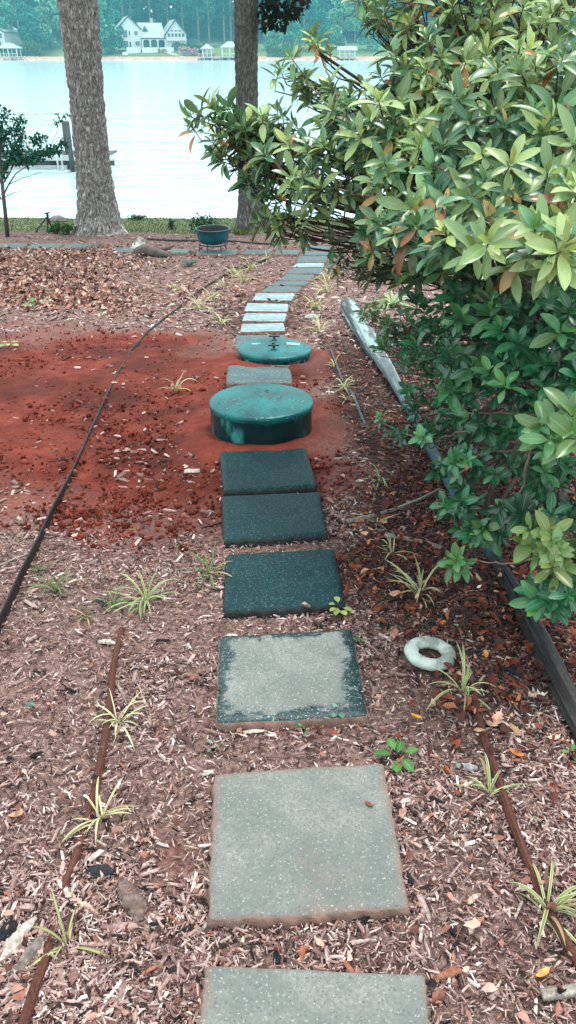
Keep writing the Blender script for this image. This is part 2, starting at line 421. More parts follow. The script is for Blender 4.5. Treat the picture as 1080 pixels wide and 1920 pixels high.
LF = np.stack([ii[:-1, :-1], ii[:-1, 1:], ii[1:, 1:], ii[1:, :-1]], -1).reshape(-1, 4)
tag(link_mesh('lake', np_mesh('lake', np.stack([LX, LY, LZ], -1).reshape(-1, 3), LF, m)), kind='structure')

# ---- far shore terrain
def fz(x, y):
    x = np.asarray(x, float); y = np.asarray(y, float)
    e = 300 + 1.4*np.sin(x*.06) + .8*np.sin(x*.17+1)
    return WATER_Z + np.interp(y-e, [-4, 0, 1.2, 4, 10, 20, 40, 80, 220], [-1.0, -.05, .55, .8, 1.8, 3.1, 4.6, 8, 20])
fx_ = np.linspace(-420, 420, 141); fy_ = np.concatenate([np.linspace(296, 312, 20), np.linspace(314, 360, 14), np.linspace(370, 520, 8)])
FX, FY = np.meshgrid(fx_, fy_); FZ = fz(FX, FY)
ii = np.arange(FX.size).reshape(FX.shape); FF = np.stack([ii[:-1, :-1], ii[:-1, 1:], ii[1:, 1:], ii[1:, :-1]], -1).reshape(-1, 4)
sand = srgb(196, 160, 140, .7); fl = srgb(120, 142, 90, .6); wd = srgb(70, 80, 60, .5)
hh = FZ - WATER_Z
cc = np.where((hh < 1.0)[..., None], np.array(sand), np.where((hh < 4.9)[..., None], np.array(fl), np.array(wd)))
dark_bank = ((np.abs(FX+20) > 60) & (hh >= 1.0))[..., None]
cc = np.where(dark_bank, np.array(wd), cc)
tag(link_mesh('far_shore', np_mesh('far_shore', np.stack([FX, FY, FZ], -1).reshape(-1, 3), FF, vmat('shore_soil', .95, .1, .2, .6), cc.reshape(-1, 3), smooth=True)), kind='structure')

# ================================================================== FAR SHORE THINGS
def px_at_depth(u, y0):
    """world x of photo column u on the far shore at distance y0"""
    zz = y0*cp; return (u-540)/FPX*zz
def clump_crown(n, shape, leaf, seed):
    """crown as many small tilted leaf-clump faces; shape(rng,n)-> points"""
    r = np.random.default_rng(seed); P = shape(r, n)
    d = r.normal(size=(n, 3)); up = r.normal(size=(n, 3)) + np.array([0, 0, 1.2])
    ax, ay, az = frames(d, up)
    T = np.array([[-.5, -.4, 0], [.05, -.55, .08], [.55, 0, 0], [.1, .5, .1], [-.45, .35, -.02]])
    s = np.repeat((leaf*r.uniform(.5, 1.25, n))[:, None], 3, 1)
    return T, [(0, 1, 2, 3, 4)], P, ax, ay, az, s
def lobes(cs):
    def f(r, n):
        w = np.array([c[3]**2 for c in cs]); k = r.choice(len(cs), n, p=w/w.sum())
        d = r.normal(size=(n, 3)); d /= np.linalg.norm(d, axis=1, keepdims=True)
        q = np.array([[c[0], c[1], c[2]] for c in cs])[k] + d*(np.array([c[3] for c in cs])[k]*r.uniform(.72, 1.05, n))[:, None]*np.array([1, 1, .8])
        return q
    return f
def tree_col(r, n, base, var=.35):
    k = r.uniform(1-var, 1+var, n)[:, None]
    c = np.array(base)[None]*k; c[:, 0] *= r.uniform(.8, 1.3, n); return c
M_fbark = pmat('far_bark', srgb(170, 150, 135, .6), srgb(110, 95, 88, .6), 2, .9)
bank_mesh = {}
def round_tree_mesh(i):
    r = random.Random(i*17+3)
    cs = []
    for k in range(17):
        a = r.uniform(0, 2*PI); h = r.uniform(1.5, 15); w = 4.6*math.sin(min(1, (h+2)/17)*PI*.8+.25)
        cs.append((math.cos(a)*w*.62, math.sin(a)*w*.62, h, r.uniform(1.5, 2.6)))
    T, F_, P, ax, ay, az, s = clump_crown(3600, lobes(cs), .62, i+40)
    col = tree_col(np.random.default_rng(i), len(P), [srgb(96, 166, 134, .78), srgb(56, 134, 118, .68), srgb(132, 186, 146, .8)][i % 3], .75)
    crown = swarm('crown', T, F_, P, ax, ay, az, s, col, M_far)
    tb = MB(); tb.tube([(0, 0, -1), (.1, 0, 3), (-.1, .1, 8), (0, 0, 13)], [.42, .34, .24, .1], 8)
    return crown, tb
def pine_mesh(i):
    r = random.Random(i*31+5); H = 27
    cs = []
    for k in range(22):
        h = r.uniform(9, H); a = r.uniform(0, 2*PI); w = (H+2-h)*.2+.5
        cs.append((math.cos(a)*w*.8, math.sin(a)*w*.8, h, r.uniform(.8, 1.5)))
    T, F_, P, ax, ay, az, s = clump_crown(2400, lobes(cs), .6, i+80)
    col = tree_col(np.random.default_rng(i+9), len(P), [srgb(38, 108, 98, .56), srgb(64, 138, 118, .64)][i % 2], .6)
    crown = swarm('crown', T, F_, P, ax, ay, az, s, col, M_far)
    tb = MB(); tb.tube([(0, 0, -1), (.1, 0, 9), (-.05, .1, 18), (0, 0, 27)], [.36, .29, .2, .06], 8)
    for k in range(10):
        h = r.uniform(7, 22); a = r.uniform(0, 2*PI); tb.tube([(0, 0, h), (math.cos(a)*1.6, math.sin(a)*1.6, h+.5)], [.07, .03], 5)
    return crown, tb
def make_tree_protos(fn, cnt):
    out = []
    for i in range(cnt):
        cr, tb = fn(i)
        me = bpy.data.meshes.new('trunk'); me.from_pydata(tb.v, [], tb.f); me.materials.append(M_fbark); me.update(); out.append((cr, me))
    return out
ROUND = make_tree_protos(round_tree_mesh, 3); PINE = make_tree_protos(pine_mesh, 2)
def far_tree(kind, i, u, y0, s, label, sx=1.0, group='trees on the far shore'):
    x = px_at_depth(u, y0)
    e = empty('shore_tree' if kind is ROUND else 'shore_pine', (x, y0, float(fz(x, y0))), label, 'tree', group, rz=(u*.37) % 6.28)
    e.scale = (s*sx, s*sx, s)
    cr, tr = kind[i % len(kind)]
    link_mesh('crown', cr, e); link_mesh('trunk', tr, e)
far_trees_round = [
 (15, 322, 1.0, 'broad pale green tree at the left end of the far shore, behind a white gazebo'),
 (62, 318, .95, 'bushy pale green tree on the far shore midway between gazebo and left trunk'),
 (98, 326, 1.15, 'tall leafy tree on the far shore just left of the big left trunk'),
 (190, 309, 1.05, 'dense leafy tree on the far shore hugging the right edge of the big left trunk'),
 (212, 311, .92, 'dense rounded tree on the far shore beside the left gable of the white house'),
 (510, 318, .85, 'rounded tree on the far shore right of the middle trunk'),
 (548, 314, .8, 'low pale tree on the far shore above the dangling dark leaves'),
 (590, 320, 1.0, 'leafy tree on the far shore left of the open boathouse'),
 (640, 326, 1.1, 'leafy tree on the far shore directly behind the open boathouse'),
 (690, 318, 1.0, 'leafy tree on the far shore right of the open boathouse'),
 (-60, 318, 1.0, 'leafy tree on the far shore beyond the left picture edge'),
]
for i, (u, y0, s, lab) in enumerate(far_trees_round): far_tree(ROUND, i, u, y0, s, lab)
pine_spots = [(250, 350, 'tall pine behind the left gable of the white house'), (285, 356, 'tall pine behind the middle roof of the white house'),
 (318, 352, 'tall pine behind the dormer side of the white house'), (345, 345, 'tall pine just right of the white house'),
 (373, 332, 'slender tall pine with bare pale trunk, first right of the white house'), (393, 326, 'slender tall pine with the longest bare pale trunk, above the small gazebo'),
 (421, 330, 'slender tall pine above the pyramid-roofed boathouse'), (434, 338, 'slender tall pine touching the left edge of the middle trunk'),
 (500, 345, 'tall pine right of the middle trunk'), (530, 350, 'tall pine behind the dangling dark leaves'), (570, 344, 'tall pine left of the topmost shrub leaves'),
 (605, 350, 'tall pine behind the leafy trees left of the open boathouse'), (665, 352, 'tall pine rising behind the open boathouse'), (40, 350, 'tall pine behind the white gazebo trees at far left'),
 (85, 352, 'tall pine rising left of the big left trunk'), (235, 340, 'tall pine at the left roof edge of the white house'), (715, 346, 'tall pine glimpsed at the edge of the shrub')]
for i, (u, y0, lab) in enumerate(pine_spots): far_tree(PINE, i, u, y0, 1.0 + .12*math.sin(i*2.1), lab, group='pines on the far shore')
# wood behind: reads as one mass
r = np.random.default_rng(5); n = 42000
bx = r.uniform(-190, 190, n); by = r.uniform(362, 405, n); top = 21 + 9*fbm(bx*.09, by*.03, 4, 3)
bz = fz(bx, by) + r.uniform(0, 1, n)**.8*top*1.7
T, F_, P, ax, ay, az, s = clump_crown(n, lambda rr, k: np.stack([bx, by, bz], -1), 3.0, 3)
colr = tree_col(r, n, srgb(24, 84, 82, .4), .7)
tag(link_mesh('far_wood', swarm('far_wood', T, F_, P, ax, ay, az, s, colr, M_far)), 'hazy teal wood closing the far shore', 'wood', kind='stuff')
# flowering shrubs and hedge masses by the water
def flower_mass(name, u0, u1, y0, h, cols, n, label, cat, seed, leaf=.3):
    r = np.random.default_rng(seed); x0, x1 = px_at_depth(u0, y0), px_at_depth(u1, y0)
    xx = r.uniform(x0, x1, n); yy = y0 + r.normal(0, .7, n); hh = h*(.45+.9*fbm(xx*.7, xx*0, seed, 3))
    P = np.stack([xx, yy, fz(xx, yy) + r.uniform(0, 1, n)*hh], -1)
    T, F_, P, ax, ay, az, s = clump_crown(n, lambda rr, k: P, leaf, seed)
    c = np.array(cols)[r.integers(0, len(cols), n)]*r.uniform(.7, 1.2, (n, 1))
    tag(link_mesh(name, swarm(name, T, F_, P, ax, ay, az, s, c, M_far)), label, cat, kind='stuff')
pink = [srgb(225, 150, 165, .8), srgb(235, 190, 195, .8), srgb(120, 130, 90, .5)]
flower_mass('flowering_shrubs', 334, 372, 306, 2.6, pink, 900, 'pink flowering shrubs on the far shore right of the white house', 'shrubs', 4)
flower_mass('flower_bed', 372, 402, 303.6, 1.4, pink, 500, 'low pink flower bed on the far shore in front of the small gazebo', 'flower bed', 5)
flower_mass('yellow_shrub', 238, 250, 312, 1.3, [srgb(210, 180, 90, .7), srgb(120, 130, 70, .5)], 200, 'small yellow shrub before the left gable of the white house', 'shrub', 6)
flower_mass('yellow_shrub', 296, 312, 312, 1.2, [srgb(215, 180, 80, .7), srgb(120, 130, 70, .5)], 200, 'small yellow shrub before the porch of the white house', 'shrub', 7)
flower_mass('hedge', 340, 385, 311, 3.2, [srgb(80, 110, 60, .5), srgb(110, 130, 80, .5)], 900, 'green hedge behind the pink flowering shrubs', 'hedge', 8, .45)
flower_mass('shore_bushes', 500, 565, 305, 4.2, [srgb(120, 150, 90, .55), srgb(90, 120, 70, .5)], 1500, 'pale green bushes at the waterline right of the middle trunk', 'bushes', 9, .45)
flower_mass('shore_bushes', 28, 75, 308, 4.4, [srgb(130, 155, 100, .55), srgb(90, 120, 70, .5)], 1300, 'pale green bushes right of the white gazebo at far left', 'bushes', 10, .45)

# ---- house
M_wall = pmat('white_siding', srgb(225, 228, 225, .8), srgb(205, 210, 210, .8), 3, .8)
M_roof = pmat('light_roof', srgb(178, 186, 184, .7), srgb(150, 160, 160, .7), 2, .7)
M_glass = pmat('dark_glass', (.03, .06, .08), (.05, .09, .11), 2, .15)
M_trim = pmat('dark_trim', srgb(60, 90, 95, .7), None, 3, .7)
M_white = pmat('white_paint', srgb(232, 234, 230, .85), srgb(214, 218, 214, .85), 6, .6)
M_stone = pmat('pale_stone', srgb(205, 196, 184, .75), srgb(180, 170, 160, .7), 3, .9)
def gable(parent, x0, x1, y0, y1, ze, zr, over=.45):
    w = MB(); xm = (x0+x1)/2
    vs = [(x0, y0, 0), (x1, y0, 0), (x1, y0, ze), (xm, y0, zr), (x0, y0, ze), (x0, y1, 0), (x1, y1, 0), (x1, y1, ze), (xm, y1, zr), (x0, y1, ze)]
    w.add(vs, [(0, 1, 2, 3, 4), (6, 5, 9, 8, 7), (0, 4, 9, 5), (1, 6, 7, 2)]); wall = w.build('wall', M_wall, parent)
    rf = MB()
    sl = (zr-ze)/(xm-x0)
    for sgn, xe in ((-1, x0), (1, x1)):
        a = (xm, y0-over, zr+.12); b_ = (xe+sgn*over, y0-over, ze-over*sl+.12); c_ = (xe+sgn*over, y1+over, ze-over*sl+.12); d_ = (xm, y1+over, zr+.12)
        vv = [a, b_, c_, d_] + [(p[0], p[1], p[2]+.18) for p in (a, b_, c_, d_)]
        rf.add(vv, [(0, 1, 2, 3), (4, 7, 6, 5), (0, 4, 5, 1), (1, 5, 6, 2), (2, 6, 7, 3)])
    roof = rf.build('roof', M_roof, parent)
    tb = MB()
    for sgn, xe in ((-1, x0), (1, x1)): tb.bar((xm, y0-over-.05, zr+.18), (xe+sgn*over, y0-over-.05, ze-over*sl+.18), .14, .34)
    tb.build('fascia', M_trim, roof)
def window(parent, x, y, z, w, h, mull=1, name='window'):
    f = MB(); f.box((x, y-.06, z), (w+.25, .12, h+.25)); o = f.build(name, M_white, parent)
    g = MB(); k = mull+1; pw = (w-.06*mull)/k
    for i in range(k): g.box((x-w/2+pw/2+i*(pw+.06), y-.13, z), (pw, .04, h))
    g.build('pane', M_glass, o)
hx = px_at_depth(284, 318); HZ = float(fz(hx, 312))+.6
house = empty('lake_house', (hx, 318, HZ), 'white lakeside house with two gables, arched porch and pale roofs', 'house', rz=R(16)); house.scale = (1.12, 1.1, 1.08)
gable(house, -10.2, -3.4, -2.5, 9, 5.9, 9.1)
gable(house, 4.2, 10.6, -3.5, 8, 4.4, 8.2)
mw = MB(); mw.box((.4, 4.2, 2.4), (7.7, 7, 4.8)); mw.build('main_wall', M_wall, house)
mr = MB(); mr.add([(-3.5, -.2, 4.6), (4.3, -.2, 4.6), (4.3, 4.5, 7.7), (-3.5, 4.5, 7.7), (-3.5, 8.5, 4.6), (4.3, 8.5, 4.6)], [(0, 1, 2, 3), (3, 2, 5, 4)]); main_roof = mr.build('main_roof', M_roof, house)
pr = MB(); pr.add([(-3.4, -3.6, 3.4), (4.2, -3.6, 3.4), (4.2, .6, 4.9), (-3.4, .6, 4.9), (-3.4, -3.6, 3.2), (4.2, -3.6, 3.2)], [(0, 1, 2, 3), (4, 5, 1, 0)]); pr.build('porch_roof', M_roof, house)
fb = MB(); fb.box((.4, -3.7, 3.28), (7.7, .12, .3)); fb.build('porch_fascia', M_trim, house)
dm = MB(); dm.add([(-2.6, .6, 5.0), (-.5, .6, 5.0), (-1.55, .6, 6.7), (-2.6, 3, 5.6), (-.5, 3, 5.6), (-1.55, 3.6, 6.7)], [(0, 1, 2), (0, 2, 5, 3), (1, 4, 5, 2)]); dm.build('dormer', M_trim, house)
ar = MB()
for k in range(4): ar.box((-3.1+k*2.35, -3.3, 1.5), (.34, .34, 3.0))
ar.build('porch_columns', M_white, house)
av = MB()
for k in range(3):
    cx_ = -3.1+2.35*(k+.5)
    for j in range(8):
        a0, a1 = PI*j/8, PI*(j+1)/8; w_ = 1.0
        av.add([(cx_+w_*math.cos(a0), -3.32, 2.3+.6*math.sin(a0)), (cx_+w_*math.cos(a1), -3.32, 2.3+.6*math.sin(a1)), (cx_+w_*math.cos(a1), -3.32, 3.22), (cx_+w_*math.cos(a0), -3.32, 3.22)], [(0, 1, 2, 3)])
av.build('porch_arches', M_white, house)
dk = MB(); dk.box((.4, .66, 1.5), (7.4, .08, 2.7)); dk.build('porch_glass', M_glass, house)
for (x, z, w, h, mu) in [(-8.1, 4.5, 1.2, 1.9, 1), (-9.5, 4.7, .45, 1.2, 0), (-6.8, 4.7, .45, 1.2, 0), (-4.8, 4.7, 1.0, 1.1, 1), (-8.1, 1.5, 1.2, 2.2, 1), (-9.5, 1.6, .55, 1.5, 0), (-6.8, 1.6, .55, 1.5, 0), (-4.6, 1.9, 1.3, 1.2, 1)]:
    window(house, x, -2.52, z, w, h, mu)
for k in range(5): window(house, 5.2+k*1.1, -3.52, 4.15, .78, 1.0, 0)
for k in range(3): window(house, 6.2+k*1.2, -3.52, 5.35, .8, .4, 0)
ag = MB()
pts = [(5.8, -3.6, .1), (9.0, -3.6, .1), (9.0, -3.6, 1.3)] + [(7.4+1.6*math.cos(a), -3.6, 1.3+1.0*math.sin(a)) for a in [PI*i/10 for i in range(1, 10)]] + [(5.8, -3.6, 1.3)]
ag.add(pts, [tuple(range(len(pts)))]); ag.build('arched_door', M_glass, house)
bl = MB(); bl.box((7.4, -4.3, 2.75), (6.0, 1.5, .18))
for k in range(13): bl.box((4.5+k*.48, -5.0, 3.2), (.07, .07, .8))
bl.box((7.4, -5.0, 3.62), (6.0, .1, .08)); bl.build('balcony', M_white, house)
ch = MB(); ch.box((1.2, 5, 8.2), (.8, .8, 1.6)); ch.build('chimney', M_stone, house)
ex = MB(); ex.box((12.6, 2, 1.6), (3.8, 5, 3.2)); ex.build('side_wing', M_trim, house)
rw = MB()
for x0, x1 in ((-9.5, -4.8), (-4.2, 1.3), (1.9, 6.8)): rw.box(((x0+x1)/2, -6.6, .05), (x1-x0, .6, 2.0))
tag(rw.build('retaining_wall', M_white, None, (hx, 318, HZ-.2)), 'white terrace wall on the lawn before the white house', 'wall').rotation_euler = (0, 0, R(16))
# lawn fence
fx0, fx1 = px_at_depth(222, 303.6), px_at_depth(336, 303.6)
fn = empty('lawn_fence', ((fx0+fx1)/2, 303.6, float(fz((fx0+fx1)/2, 303.6))), 'thin dark fence along the lawn below the white house', 'fence')
hw = (fx1-fx0)/2
for k in range(24):
    b_ = MB(); b_.box((-hw+k*2*hw/23, 0, .55), (.09, .09, 1.3)); b_.build('post', M_trim, fn)
for z in (.45, 1.1): b_ = MB(); b_.box((0, .02, z), (2*hw, .05, .07)); b_.build('rail', M_trim, fn)
# path up the lawn
pth = MB(); xa = px_at_depth(338, 303); 
pp = [(px_at_depth(u, y_), y_) for u, y_ in ((345, 302.5), (332, 306), (318, 310), (308, 313))]
vs = []
for x, y_ in pp: vs += [(x-1.2, y_, float(fz(x-1.2, y_))+.06), (x+1.2, y_, float(fz(x+1.2, y_))+.06)]
pth.add(vs, [(2*i, 2*i+1, 2*i+3, 2*i+2) for i in range(3)]); tag(pth.build('lawn_path', M_stone), kind='structure')
# lawn chairs
for k, u in enumerate((231, 236)):
    x = px_at_depth(u, 305); e = empty('lawn_chair', (x, 305, float(fz(x, 305))), ['white lawn chair, left of the two below the left gable', 'white lawn chair, right of the two below the left gable'][k], 'chair', 'lawn chairs below the house', rz=R(15))
    b_ = MB(); b_.box((0, 0, .42), (.8, .8, .08)); b_.build('seat', M_white, e)
    b_ = MB(); b_.box((0, .42, .85), (.8, .08, .95), rot=Matrix.Rotation(R(-18), 3, 'X')); b_.build('backrest', M_white, e)
    for sx in (-.35, .35):
        for sy in (-.35, .35): b_ = MB(); b_.box((sx, sy, .19), (.08, .08, .38)); b_.build('leg', M_white, e)
# boathouses
def boathouse(u, y0, w, d, h, rise, label, name='boathouse', gab=False, base=.9):
    x = px_at_depth(u, y0); e = empty(name, (x, y0, WATER_Z), label, 'boathouse')
    b_ = MB(); b_.box((0, 0, base), (w+1.2, d+1.2, .22)); b_.build('deck', M_stone, e)
    for sx in np.linspace(-w/2+.15, w/2-.15, 4 if gab else 3):
        for sy in (-d/2+.15, d/2-.15): b_ = MB(); b_.box((sx, sy, (h+base)/2-.5), (.24, .24, h-base+base+1.0)); b_.build('post', M_white, e)
    rf = MB(); o = .6
    if gab: rf.add([(-w/2-o, -d/2-o, h), (w/2+o, -d/2-o, h), (w/2+o, 0, h+rise), (-w/2-o, 0, h+rise), (-w/2-o, d/2+o, h), (w/2+o, d/2+o, h)], [(0, 1, 2, 3), (3, 2, 5, 4), (0, 3, 4), (1, 5, 2)])
    else: rf.add([(-w/2-o, -d/2-o, h), (w/2+o, -d/2-o, h), (w/2+o, d/2+o, h), (-w/2-o, d/2+o, h), (-w*.12, 0, h+rise), (w*.12, 0, h+rise)], [(0, 1, 5, 4), (1, 2, 5), (2, 3, 4, 5), (3, 0, 4)])
    rf.box((0, 0, h-.12), (w+2*o-.1, d+2*o-.1, .22)); rf.build('roof', M_roof, e)
    b_ = MB()
    for k in range(int(w)): b_.box((-w/2+.5+k, -d/2-.3, base+.55), (.08, .08, .9))
    b_.box((0, -d/2-.3, base+1.0), (w, .1, .08)); b_.build('railing', M_white, e)
boathouse(388, 300.5, 3.2, 3, 3.3, 1.3, 'small gazebo with pale roof on the far waterline beside the pink flowers', 'lake_gazebo')
boathouse(431, 299.5, 5.4, 4, 3.7, 1.7, 'boathouse with pale pyramid roof, partly behind the middle trunk', 'boathouse')
boathouse(651, 299, 5.4, 4, 2.9, 1.1, 'open white boathouse on the far shore between the shrub leaves', 'boathouse', True)
boathouse(17, 298, 6.0, 4.5, 3.5, 1.5, 'white gazebo with pale roof at the far left waterline', 'lake_gazebo')
x = px_at_depth(-2, 320); h2 = empty('shore_house', (x, 320, float(fz(x, 320))+.5), 'pale house half cut off at the left picture edge', 'house', rz=R(-14))
gable(h2, -4.5, 4.5, -3, 8, 4.8, 7.0)
for k in range(4): window(h2, -3.2+k*2.1, -3.02, 3.6, 1.1, 1.4, 1)
for k in range(3): window(h2, -2.6+k*2.4, -3.02, 1.2, 1.3, 1.7, 1)
# small shore docks
for u, w_, lab in ((412, 16, 'low dock with clutter between the small gazebo and the pyramid-roofed boathouse'), (45, 9, 'low pale dock right of the white gazebo at far left')):
    x = px_at_depth(u, 298.5); e = empty('shore_dock', (x, 298.5, WATER_Z), lab, 'dock')
    b_ = MB(); b_.box((0, 0, .75), (w_, 2.2, .2)); b_.build('deck', M_stone, e)
    for k in range(7): b_ = MB(); b_.box((-w_/2+.2+k*(w_-.4)/6, -1.0, .3), (.2, .2, 1.7)); b_.build('post', M_white, e)

# ================================================================== DOCK
M_dockwood = pmat('weathered_dock_wood', srgb(112, 116, 112, .5), srgb(62, 68, 68, .5), 5, .85, .4, 30, stretch=(1, 1, .2))
M_pale = pmat('pale_aluminium', srgb(215, 220, 220, .8), srgb(190, 200, 200, .8), 5, .5)
def wp(u, v, dz=0.0):
    """point of photo column/row u,v on the water plane (+dz)"""
    a, b, c = raydir(u, v); k = (WATER_Z+dz-CAMZ)/c; return Vector((float(a*k), float(b*k), WATER_Z+dz))
p0 = wp(137, 322)
dock = empty('boat_dock', (p0.x, p0.y, WATER_Z), 'weathered boat dock with tall posts and lift frame left of the big trunk', 'dock')
def dpost(x, y, h, r, mat, name='post'):
    b_ = MB(); b_.tube([(x, y, -.9), (x, y, h*.5), (x+.01, y, h)], [r*1.05, r, r*.95], 12); b_.build(name, mat, dock, smooth=True)
dpost(0, 0, 1.75, .095, M_dockwood); dpost(-.30, .75, 1.72, .10, M_dockwood)
dpost(-2.9, .8, 1.7, .1, M_dockwood); dpost(-2.9, .05, 1.7, .095, M_dockwood)
dpost(-.62, .25, .62, .035, M_pale, 'white_post'); dpost(-.44, .22, .62, .035, M_pale, 'white_post')
for k in range(22):
    b_ = MB(); b_.box((-4.4+k*.27, 1.3, .52), (.25, 1.4, .045)); b_.build('plank', M_dockwood, dock)
b_ = MB(); b_.box((-1.5, .57, .43), (6.0, .05, .2)); b_.build('fascia', M_pale, dock)
b_ = MB(); b_.box((-1.5, .72, .26), (6.0, .06, .24)); b_.build('stringer', M_dockwood, dock)
for a_, b__ in (((-2.95, .05, 1.72), (.06, 0, 1.78)), ((-2.95, .8, 1.9), (-.22, .8, 1.98)), ((-2.95, .8, 1.72), (-2.95, .05, 1.72))):
    b_ = MB(); b_.bar(a_, b__, .06, .07); b_.build('lift_beam', M_pale, dock)
b_ = MB(); b_.tube([(-.62, .02, 1.72), (-.8, .04, 1.3), (-.95, .05, .7)], .006, 5); b_.build('lift_cable', M_trim, dock)

# ================================================================== TREES ON THE BANK
def bark_mat(name, c1, c2, c3):
    m, t, b = newmat(name); setin(b, Roughness=.95); b.inputs['Specular IOR Level'].default_value = .15
    tc = N(t, 'ShaderNodeTexCoord'); mp = N(t, 'ShaderNodeMapping'); mp.inputs['Scale'].default_value = (1, 1, .42)
    t.links.new(tc.outputs['Object'], mp.inputs[0])
    n = N(t, 'ShaderNodeTexNoise'); n.inputs['Scale'].default_value = 52; n.inputs['Detail'].default_value = 8; n.inputs['Roughness'].default_value = .75
    t.links.new(mp.outputs[0], n.inputs['Vector'])
    a = N(t, 'ShaderNodeAttribute'); a.attribute_name = 'col'
    r = N(t, 'ShaderNodeValToRGB'); r.color_ramp.elements[0].position = .34; r.color_ramp.elements[0].color = (*c1, 1)
    r.color_ramp.elements[1].position = .66; r.color_ramp.elements[1].color = (*c3, 1)
    e = r.color_ramp.elements.new(.5); e.color = (*c2, 1); t.links.new(n.outputs[0], r.inputs[0])
    mx = N(t, 'ShaderNodeMix', data_type='RGBA', blend_type='MULTIPLY'); mx.inputs[0].default_value = 1
    t.links.new(r.outputs[0], mx.inputs[6]); t.links.new(a.outputs['Color'], mx.inputs[7]); t.links.new(mx.outputs[2], b.inputs['Base Color'])
    bp = N(t, 'ShaderNodeBump'); bp.inputs['Strength'].default_value = .8; bp.inputs['Distance'].default_value = .03
    t.links.new(n.outputs[0], bp.inputs['Height']); t.links.new(bp.outputs[0], b.inputs['Normal'])
    return m
def ridged(a, z, r0, s):
    """bark relief: plates between furrows, mostly running up the stem"""
    p = a*r0
    w = .05*(fbm(p*6+s, z*3, s, 3)-.45)*2
    q = fbm((p+w)*26, z*8.5+s*3, s+1, 3)
    f = np.abs(q-.45)*2.4
    return np.clip(f, 0, .6)/.6, fbm(p*9, z*14, s+5, 3)
def trunk_mesh(H, radii, base, flare, seed, mat, lean=(0, 0), na=150, nz=330):
    th = np.linspace(0, 2*PI, na, endpoint=False); zz = np.linspace(-.35, H, nz)
    A, Zg = np.meshgrid(th, zz)
    rr = np.interp(Zg, [p[0] for p in radii], [p[1] for p in radii])
    r_ = random.Random(seed)
    fl = np.zeros_like(A)
    for k in range(7):
        a0 = k*2*PI/7 + r_.uniform(-.35, .35); am = r_.uniform(.5, 1.2)
        dd = np.angle(np.exp(1j*(A-a0))); fl += am*np.exp(-(dd/.33)**2)
    fl *= flare*np.exp(-np.clip(Zg, 0, None)/.22) + flare*.12*np.exp(-np.clip(Zg, 0, None)/.8)
    # seamless angle coordinate through cos/sin noise
    n1, n2 = ridged(np.abs(A-PI), Zg, .5, seed)
    mid = rr.mean()
    rr2 = rr*(1+.05*(fbm(np.cos(A)*1.2+5, Zg*.9+np.sin(A), seed, 3)-.45)) + fl + (n1-.5)*.032*mid/.25 + (n2-.45)*.03*mid/.25
    cx = lean[0]*Zg + .03*np.sin(Zg*1.1+seed); cy = lean[1]*Zg
    V = np.stack([cx + rr2*np.cos(A), cy + rr2*np.sin(A), Zg], -1).reshape(-1, 3)
    ii = np.arange(na*nz).reshape(nz, na); jn = np.roll(ii, -1, 1)
    F = np.stack([ii[:-1], jn[:-1], jn[1:], ii[1:]], -1).reshape(-1, 4)
    col = (.42 + .68*n1)[..., None]*np.ones(3)
    # lichen-whitened foot, thinning upward
    lic = np.clip(np.exp(-np.clip(Zg, 0, None)/.35)*2.0*(fbm(np.cos(A)*7, Zg*9+np.sin(A)*7, 3, 3)-.42)*3, 0, 1)[..., None]
    col = col*(1+.9*lic)
    return np_mesh('trunk', V, F, mat, col.reshape(-1, 3), smooth=True)
M_barkA = bark_mat('grey_bark', srgb(78, 74, 71, .48), srgb(172, 167, 161, .7), srgb(220, 215, 208, .8))
M_barkB = bark_mat('grey_green_bark', srgb(78, 76, 72, .52), srgb(134, 133, 126, .58), srgb(178, 177, 168, .64))
def leaf_template(rows=(0, .1, .24, .42, .62, .8, .93, 1.0), wid=(.04, .09, .55, .9, 1.0, .82, .44, 0.04), droop=.18, fold=.16):
    V = []; m = []
    for t_, w in zip(rows, wid):
        z = -droop*t_*t_
        V += [(-.5*w, t_, z+fold*w*.5), (0, t_, z), (.5*w, t_, z+fold*w*.5)]; m += [0, 1, 0]
    F = []
    for i in range(len(rows)-1):
        F += [(3*i, 3*i+1, 3*i+4, 3*i+3), (3*i+1, 3*i+2, 3*i+5, 3*i+4)]
    return np.array(V), F, np.array(m, float)
TL, TF, TM = leaf_template()
TS = np.array([[0, 0, 0], [-.3, .35, .06], [0, .45, 0], [.3, .35, .06], [0, 1, -.12]]); TSF = [(0, 2, 1), (0, 3, 2), (1, 2, 4), (2, 3, 4)]
def leafy_mass(name, P, L, cols, parent, r, up=.8, mat=None, tmpl=None):
    n = len(P); d = r.normal(size=(n, 3)); d[:, 2] -= .3
    ax, ay, az = frames(d, r.normal(size=(n, 3))*.6 + np.array([0, 0, up]))
    s = np.repeat((L*r.uniform(.6, 1.3, n))[:, None], 3, 1)
    c = np.array(cols)[r.integers(0, len(cols), n)]*r.uniform(.65, 1.3, (n, 1))
    T_, F_ = (TS, TSF) if tmpl is None else tmpl
    return link_mesh(name, swarm(name, T_, F_, P, ax, ay, az, s, c, mat or M_far), parent)
def blob(r, n, c, rad, shell=.0):
    d = r.normal(size=(n, 3)); d /= np.linalg.norm(d, axis=1, keepdims=True)
    return np.array(c) + d*(np.array(rad))*(r.uniform(shell, 1, n)**.45)[:, None]
tree_green = [srgb(60, 92, 50, .5), srgb(44, 74, 44, .45), srgb(80, 108, 56, .5)]
